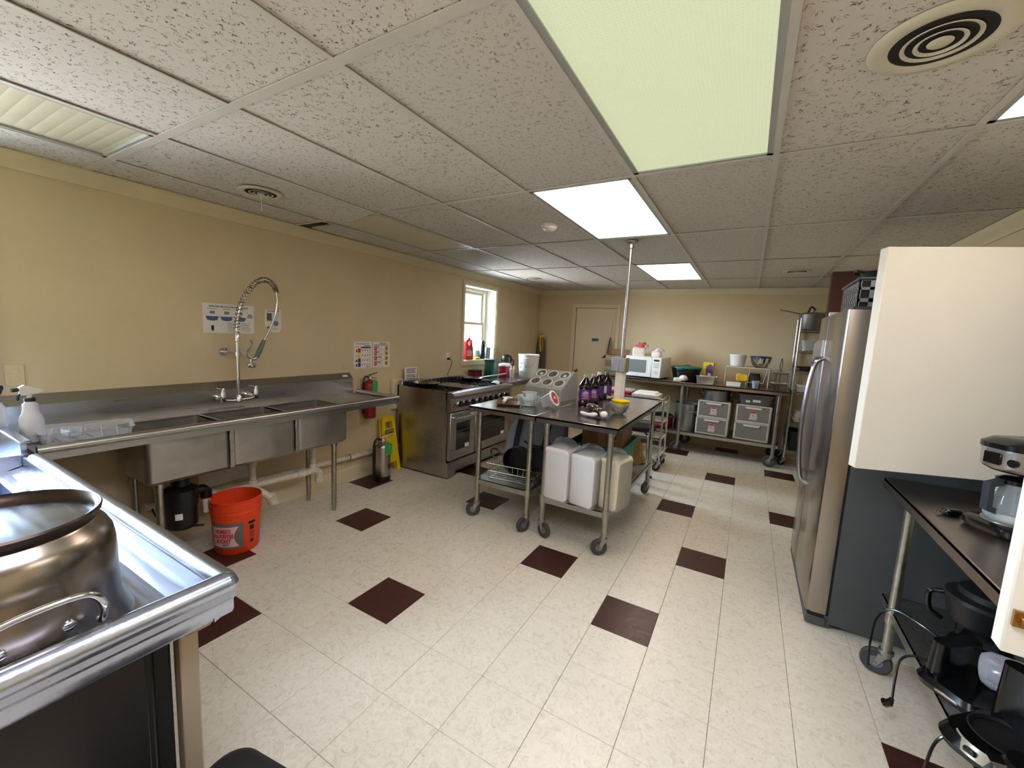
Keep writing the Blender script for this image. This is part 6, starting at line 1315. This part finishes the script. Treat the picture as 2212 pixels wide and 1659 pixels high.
part('base', M_gloss, c2, lambda b: rloft(b, [crr(.10, .13, 0, .05), crr(.105, .135, .02, .05), crr(.095, .125, .04, .05)], 5)); part('tower', M_gloss, c2, lambda b: rloft(b, [(-.095, -.03, -.10, .10, .03, .03), (-.09, -.035, -.09, .09, .16, .03)], 5)); part('jug', M_cplast, c2, lambda b: b.lathe([(0, 0), (.05, 0), (.062, .02), (.06, .11), (.05, .15)], 24, M=Matrix.Translation((.0, .03, .105)) @ Euler((R(-78), 0, R(-70))).to_matrix().to_4x4())); part('jug_lid', M_gloss, c2, lambda b: b.lathe([(0, 0), (.052, 0), (.05, .02), (0, .03)], 20, M=Matrix.Translation((.0, .03, .105)) @ Euler((R(-78), 0, R(-70))).to_matrix().to_4x4() @ Matrix.Translation((0, 0, .15)))); part('accent_strip', M_steel, c2, lambda b: b.cbox(-.02, .05, -.137, -.132, .012, .022, .002))
c3 = thing('coffee_maker', 'low black coffee maker base with a curved silver panel on the shelf', 'coffee maker', (1.41, -.29, KS), R(-48))
part('base', M_gloss, c3, lambda b: rloft(b, [crr(.105, .14, 0, .07), crr(.112, .147, .02, .07), crr(.10, .13, .05, .07)], 6)); part('well', M_blackm, c3, lambda b: b.lathe([(0, .052), (.08, .052), (.088, .06), (.084, .062), (.075, .054)], 24)); part('silver_panel', mat('panel_silver', (176, 168, 146), .35, .4), c3, lambda b: b.surf(lambda u, v: ((.114 - .014 * v) * math.cos(-2.2 + 1.3 * u), (.150 - .014 * v) * math.sin(-2.2 + 1.3 * u), .022 + .034 * v), 12, 3)); part('switch', M_gloss, c3, lambda b: b.cbox(-.02, .01, -.152, -.14, .03, .046, .003)); part('tower', M_gloss, c3, lambda b: rloft(b, [(-.09, .09, .07, .14, .04, .03), (-.085, .085, .075, .135, .24, .03)], 5))
c4 = thing('slow_cooker', 'dark cooker with a pale control panel on the lower shelf', 'slow cooker', (1.60, -.50, KS), R(-62))
part('body', mat('cooker_grey', (70, 64, 58), .35), c4, lambda b: rloft(b, [crr(.12, .15, 0, .08), crr(.135, .165, .02, .09), crr(.14, .17, .20, .09)], 6)); part('rim', M_gloss, c4, lambda b: rloft(b, [crr(.148, .178, .195, .09), crr(.148, .178, .215, .09), crr(.12, .15, .225, .08)], 6)); part('control_panel', mat('panel_pale', (172, 172, 180), .4), c4, lambda b: b.prism([(-.11, .145), (.11, .145), (.12, .165), (.115, .205), (-.115, .205), (-.12, .165)], 1, -.192, -.166)); 
for x, z, r_ in ((-.085, .178, .014), (-.055, .17, .012), (.0, .17, .007), (.03, .168, .007)): part('button', M_wheel, c4, lambda b: b.cyl((x, -.196, z), (x, -.19, z), r_, n=12))
c5 = thing('steel_carafe', 'steel jug at the near end of the lower shelf', 'jug', (1.36, -.52, KS)); part('jug', M_steel, c5, lambda b: b.lathe([(0, 0), (.06, 0), (.065, .01), (.065, .11), (.055, .14), (0, .14)], 26)); part('spout', M_chrome, c5, lambda b: b.prism([(-.05, .10), (-.085, .14), (-.05, .145)], 1, -.015, .015)); part('lid', M_gloss, c5, lambda b: b.lathe([(.057, .138), (.05, .155), (0, .16)], 20))
c6 = thing('coffee_maker', 'black coffee maker pushed back behind the others on the shelf', 'coffee maker', (1.68, -.10, KS), R(-80)); part('base', M_gloss, c6, lambda b: rloft(b, [crr(.09, .12, 0, .04), crr(.095, .125, .03, .04)], 5)); part('tower', M_gloss, c6, lambda b: rloft(b, [(-.08, .08, .03, .12, .03, .03), (-.08, .08, .03, .12, .28, .03)], 5)); part('accent_band', mat('band_cream', (190, 176, 140), .4), c6, lambda b: b.cbox(-.09, .09, -.128, -.122, .04, .06, .002)); part('brew_head', M_gloss, c6, lambda b: rloft(b, [crr(.08, .11, .19, .05), crr(.09, .12, .29, .05), crr(.07, .1, .31, .05)], 5))
cd1 = thing('power_lead', 'black cord looping over the table leg', 'cord', (1.36, .28, KS)); wpart('cord', M_gloss, cd1, lambda b: b.tube(bez([(1.44, .17, KS + .04), (1.37, .26, KS + .06), (1.285, .33, KS + .065), (1.238, .345, KS + .0), (1.228, .345, .21), (1.235, .35, .09)]), .0045, 8))
cd2 = thing('power_lead', 'black cord with a plug dangling off the shelf front', 'cord', (1.30, .1, KS)); wpart('cord', M_gloss, cd2, lambda b: b.tube(bez([(1.36, .07, KS + .02), (1.30, .095, KS + .012), (1.265, .105, KS - .03), (1.258, .10, .22), (1.255, .085, .13)]), .0045, 8)); wpart('plug', M_gloss, cd2, lambda b: b.tube([(1.256, .088, .14), (1.25, .085, .12), (1.235, .095, .105)], [.008, .014, .016], 8)); wpart('blade', M_steel_dull, cd2, lambda b: [b.tube([(1.236, .094 + s, .106), (1.218, .104 + s, .098)], .002, 5) for s in (-.005, .005)])
cd3 = thing('power_lead', 'black cord hanging to the floor at the near shelf end', 'cord', (1.3, -.35, KS)); wpart('cord', M_gloss, cd3, lambda b: b.tube(bez([(1.40, -.42, KS + .01), (1.31, -.32, KS + .012), (1.262, -.30, KS - .02), (1.235, -.32, .2), (1.22, -.36, .006)]), .0045, 8))
# ------------------------------------------------------------------ steel dish counter in the foreground
dx1, dy1, DZ = -.450, -1.572, .92
dc = thing('dish_counter', 'stainless steel dish counter with a rolled rim in the near corner', 'counter', (-1.5, -2.0, 0))
M_dc = mat('counter_steel', (186, 194, 212), .24, 1., noise=.03, nscale=120, rnoise=.04, stretch=(.06, 1, 1))
wpart('deck', M_dc, dc, lambda b: (b.box(-1.30, dx1 - .03, YN + .004, dy1 - .03, .862, .872), b.box(-2.79, -2.06, YN + .004, dy1 - .03, .862, .872), b.box(-2.06, -1.30, dy1 - .10, dy1 - .03, .862, .872), b.box(-2.06, -1.30, YN + .004, YN + .12, .862, .872)))
wpart('deck_step', M_dc, dc, lambda b: (b.prism([(dy1 - .075, .872), (dy1 - .032, .884), (dy1 - .02, .884), (dy1 - .02, .862), (dy1 - .075, .862)], 0, -2.06, dx1 - .03), b.box(dx1 - .05, dx1 - .028, YN + .004, dy1 - .03, .862, .878)))
def rim(b):
    r_ = .026
    b.tube([(-2.02, dy1, DZ - .002), (dx1, dy1, DZ - .002)], r_, 16); b.tube([(dx1, dy1 + .001, DZ - .002), (dx1, YN + .004, DZ - .002)], r_, 16)
    b.lathe([(0, -r_), (r_ * .7, -r_ * .7), (r_, 0), (r_ * .7, r_ * .7), (0, r_)], 16, (dx1, dy1, DZ - .002))
    b.box(-2.06, dx1 - .01, dy1 - .03, dy1 - .018, .865, DZ + .005); b.box(dx1 - .030, dx1 - .018, YN + .004, dy1 - .02, .865, DZ + .005)
    b.prism([(dx1 - .032, .862), (dx1 + .018, .905), (dx1 + .018, .885), (dx1 + .006, .872), (dx1 + .006, .846), (dx1 - .004, .832), (dx1 - .032, .832)], 1, YN + .004, dy1 + .012); b.prism([(dy1 - .03, .862), (dy1 + .018, .905), (dy1 + .018, .885), (dy1 + .004, .87), (dy1 + .004, .846), (dy1 - .03, .832)], 0, -2.06, dx1 + .004)
wpart('rolled_rim', M_dc, dc, rim)
wpart('raised_splash', M_dc, dc, lambda b: (b.box(-2.79, -2.075, dy1 - .03, dy1 - .012, .86, .985), b.cbox(-2.79, -2.07, dy1 - .034, dy1 + .004, .978, .992, .004), b.box(-2.082, -2.07, dy1 - .3, dy1 - .01, .872, .935)))
def bas(b):
    rloft(b, [(-2.02, -1.34, YN + .16, dy1 - .14, .60, .04), (-2.05, -1.31, YN + .13, dy1 - .11, .63, .05), (-2.05, -1.31, YN + .13, dy1 - .11, .868, .05)], cap1=False)
    rloft(b, [(-2.015, -1.345, YN + .165, dy1 - .145, .606, .04), (-2.045, -1.315, YN + .135, dy1 - .115, .635, .05), (-2.045, -1.315, YN + .135, dy1 - .115, .868, .05), (-2.065, -1.295, YN + .115, dy1 - .095, .872, .06)], cap1=False)
wpart('basin', M_dc, dc, bas)
wpart('leg', mat('leg_beige_steel', (176, 162, 142), .6, .6), dc, lambda b: (b.cbox(dx1 - .108, dx1 - .068, dy1 - .075, dy1 - .035, .03, .862, .004), b.cbox(dx1 - .112, dx1 - .03, dy1 - .08, dy1 - .01, .80, .845, .012)))
wpart('leg', mat('leg_beige_steel', (176, 162, 142), .6, .6), dc, lambda b: b.cbox(-2.70, -2.66, dy1 - .075, dy1 - .035, .0, .862, .004)); wpart('leg', mat('leg_beige_steel', (176, 162, 142), .6, .6), dc, lambda b: b.cbox(-1.28, -1.24, dy1 - .075, dy1 - .035, .0, .862, .004))
wpart('foot', M_zinc, dc, lambda b: b.cyl((dx1 - .088, dy1 - .055, 0), (dx1 - .088, dy1 - .055, .035), .014, n=10))
# dark dishwasher under it
dw = thing('dishwasher', 'dark steel dishwasher under the dish counter', 'dishwasher', (-.87, -2.05, 0))
wpart('body', mat('charcoal_panel', (46, 44, 44), .4, .6), dw, lambda b: b.cbox(-1.18, -.512, YN + .03, -1.70, .10, .84, .006)); wpart('side_panel', mat('charcoal_side', (54, 52, 52), .35, .7), dw, lambda b: b.cbox(-.513, -.505, YN + .04, -1.715, .11, .835, .003)); wpart('toe_base', M_blackm, dw, lambda b: b.box(-1.16, -.53, YN + .06, -1.73, .0, .10)); wpart('front_door', M_blackm, dw, lambda b: b.cbox(-1.16, -.53, -1.70, -1.66, .14, .82, .006)); wpart('door_handle', M_chrome, dw, lambda b: b.cyl((-1.1, -1.645, .76), (-.6, -1.645, .76), .01, n=10))
# inverted pot on the counter
ip = thing('stock_pot', 'large steel pot standing upside down on the dish counter', 'pot', (-.672, -1.885, .8725), R(0))
part('pot', mat('pot_steel', (150, 140, 128), .24, 1., noise=.05, nscale=8, rnoise=.06, dirt=((70, 44, 26), .55), dscale=7), ip, lambda b: b.lathe([(.196, 0), (.199, .004), (.196, .012), (.186, .03), (.180, .06), (.177, .11), (.176, .18), (.172, .205), (.162, .225), (.150, .236), (.147, .241)], 48))
part('base_ring', mat('pot_ring_dark', (62, 52, 46), .35, .9), ip, lambda b: b.lathe([(.147, .238), (.149, .246), (.156, .256), (.158, .264), (.155, .268), (.146, .262), (.141, .25), (.139, .243)], 48))
part('base_disc', M_dc, ip, lambda b: b.lathe([(.142, .243), (.11, .250), (.05, .252), (0, .252)], 48))
for s in (0, 180):
    hd = part('handle', M_chrome, ip, lambda b: b.tube(bez([(.178, -.088, .062), (.192, -.088, .066), (.212, -.086, .105), (.218, -.062, .142), (.219, .0, .150), (.218, .062, .142), (.212, .086, .105), (.192, .088, .066), (.178, .088, .062)]), .0065, 10), None, (0, 0, R(4 + s)))
    for y in (-.045, .045): part('rivet', M_chrome, hd, lambda b: b.lathe([(.011, 0), (.010, .006), (0, .008)], 10, M=Matrix.Translation((.172, y, .072)) @ Euler((0, R(90), 0)).to_matrix().to_4x4()))
# black step bin at the bottom edge
tb_ = thing('trash_can', 'black plastic bin lid just showing at the bottom of the picture', 'trash can', (-.285, -1.655, 0), R(8))
part('body', M_black, tb_, lambda b: rloft(b, [crr(.13, .10, 0, .04), crr(.15, .12, .40, .05)], 5))
part('lid', mat('lid_charcoal', (26, 26, 28), .5), tb_, lambda b: rloft(b, [crr(.16, .13, .395, .06), crr(.16, .13, .42, .06), crr(.13, .10, .445, .06)], 6))
part('lid_groove', M_blackm, tb_, lambda b: b.box(.06, .068, -.10, .10, .44, .4462))
tb_.scale = (1, 1, 1.08)
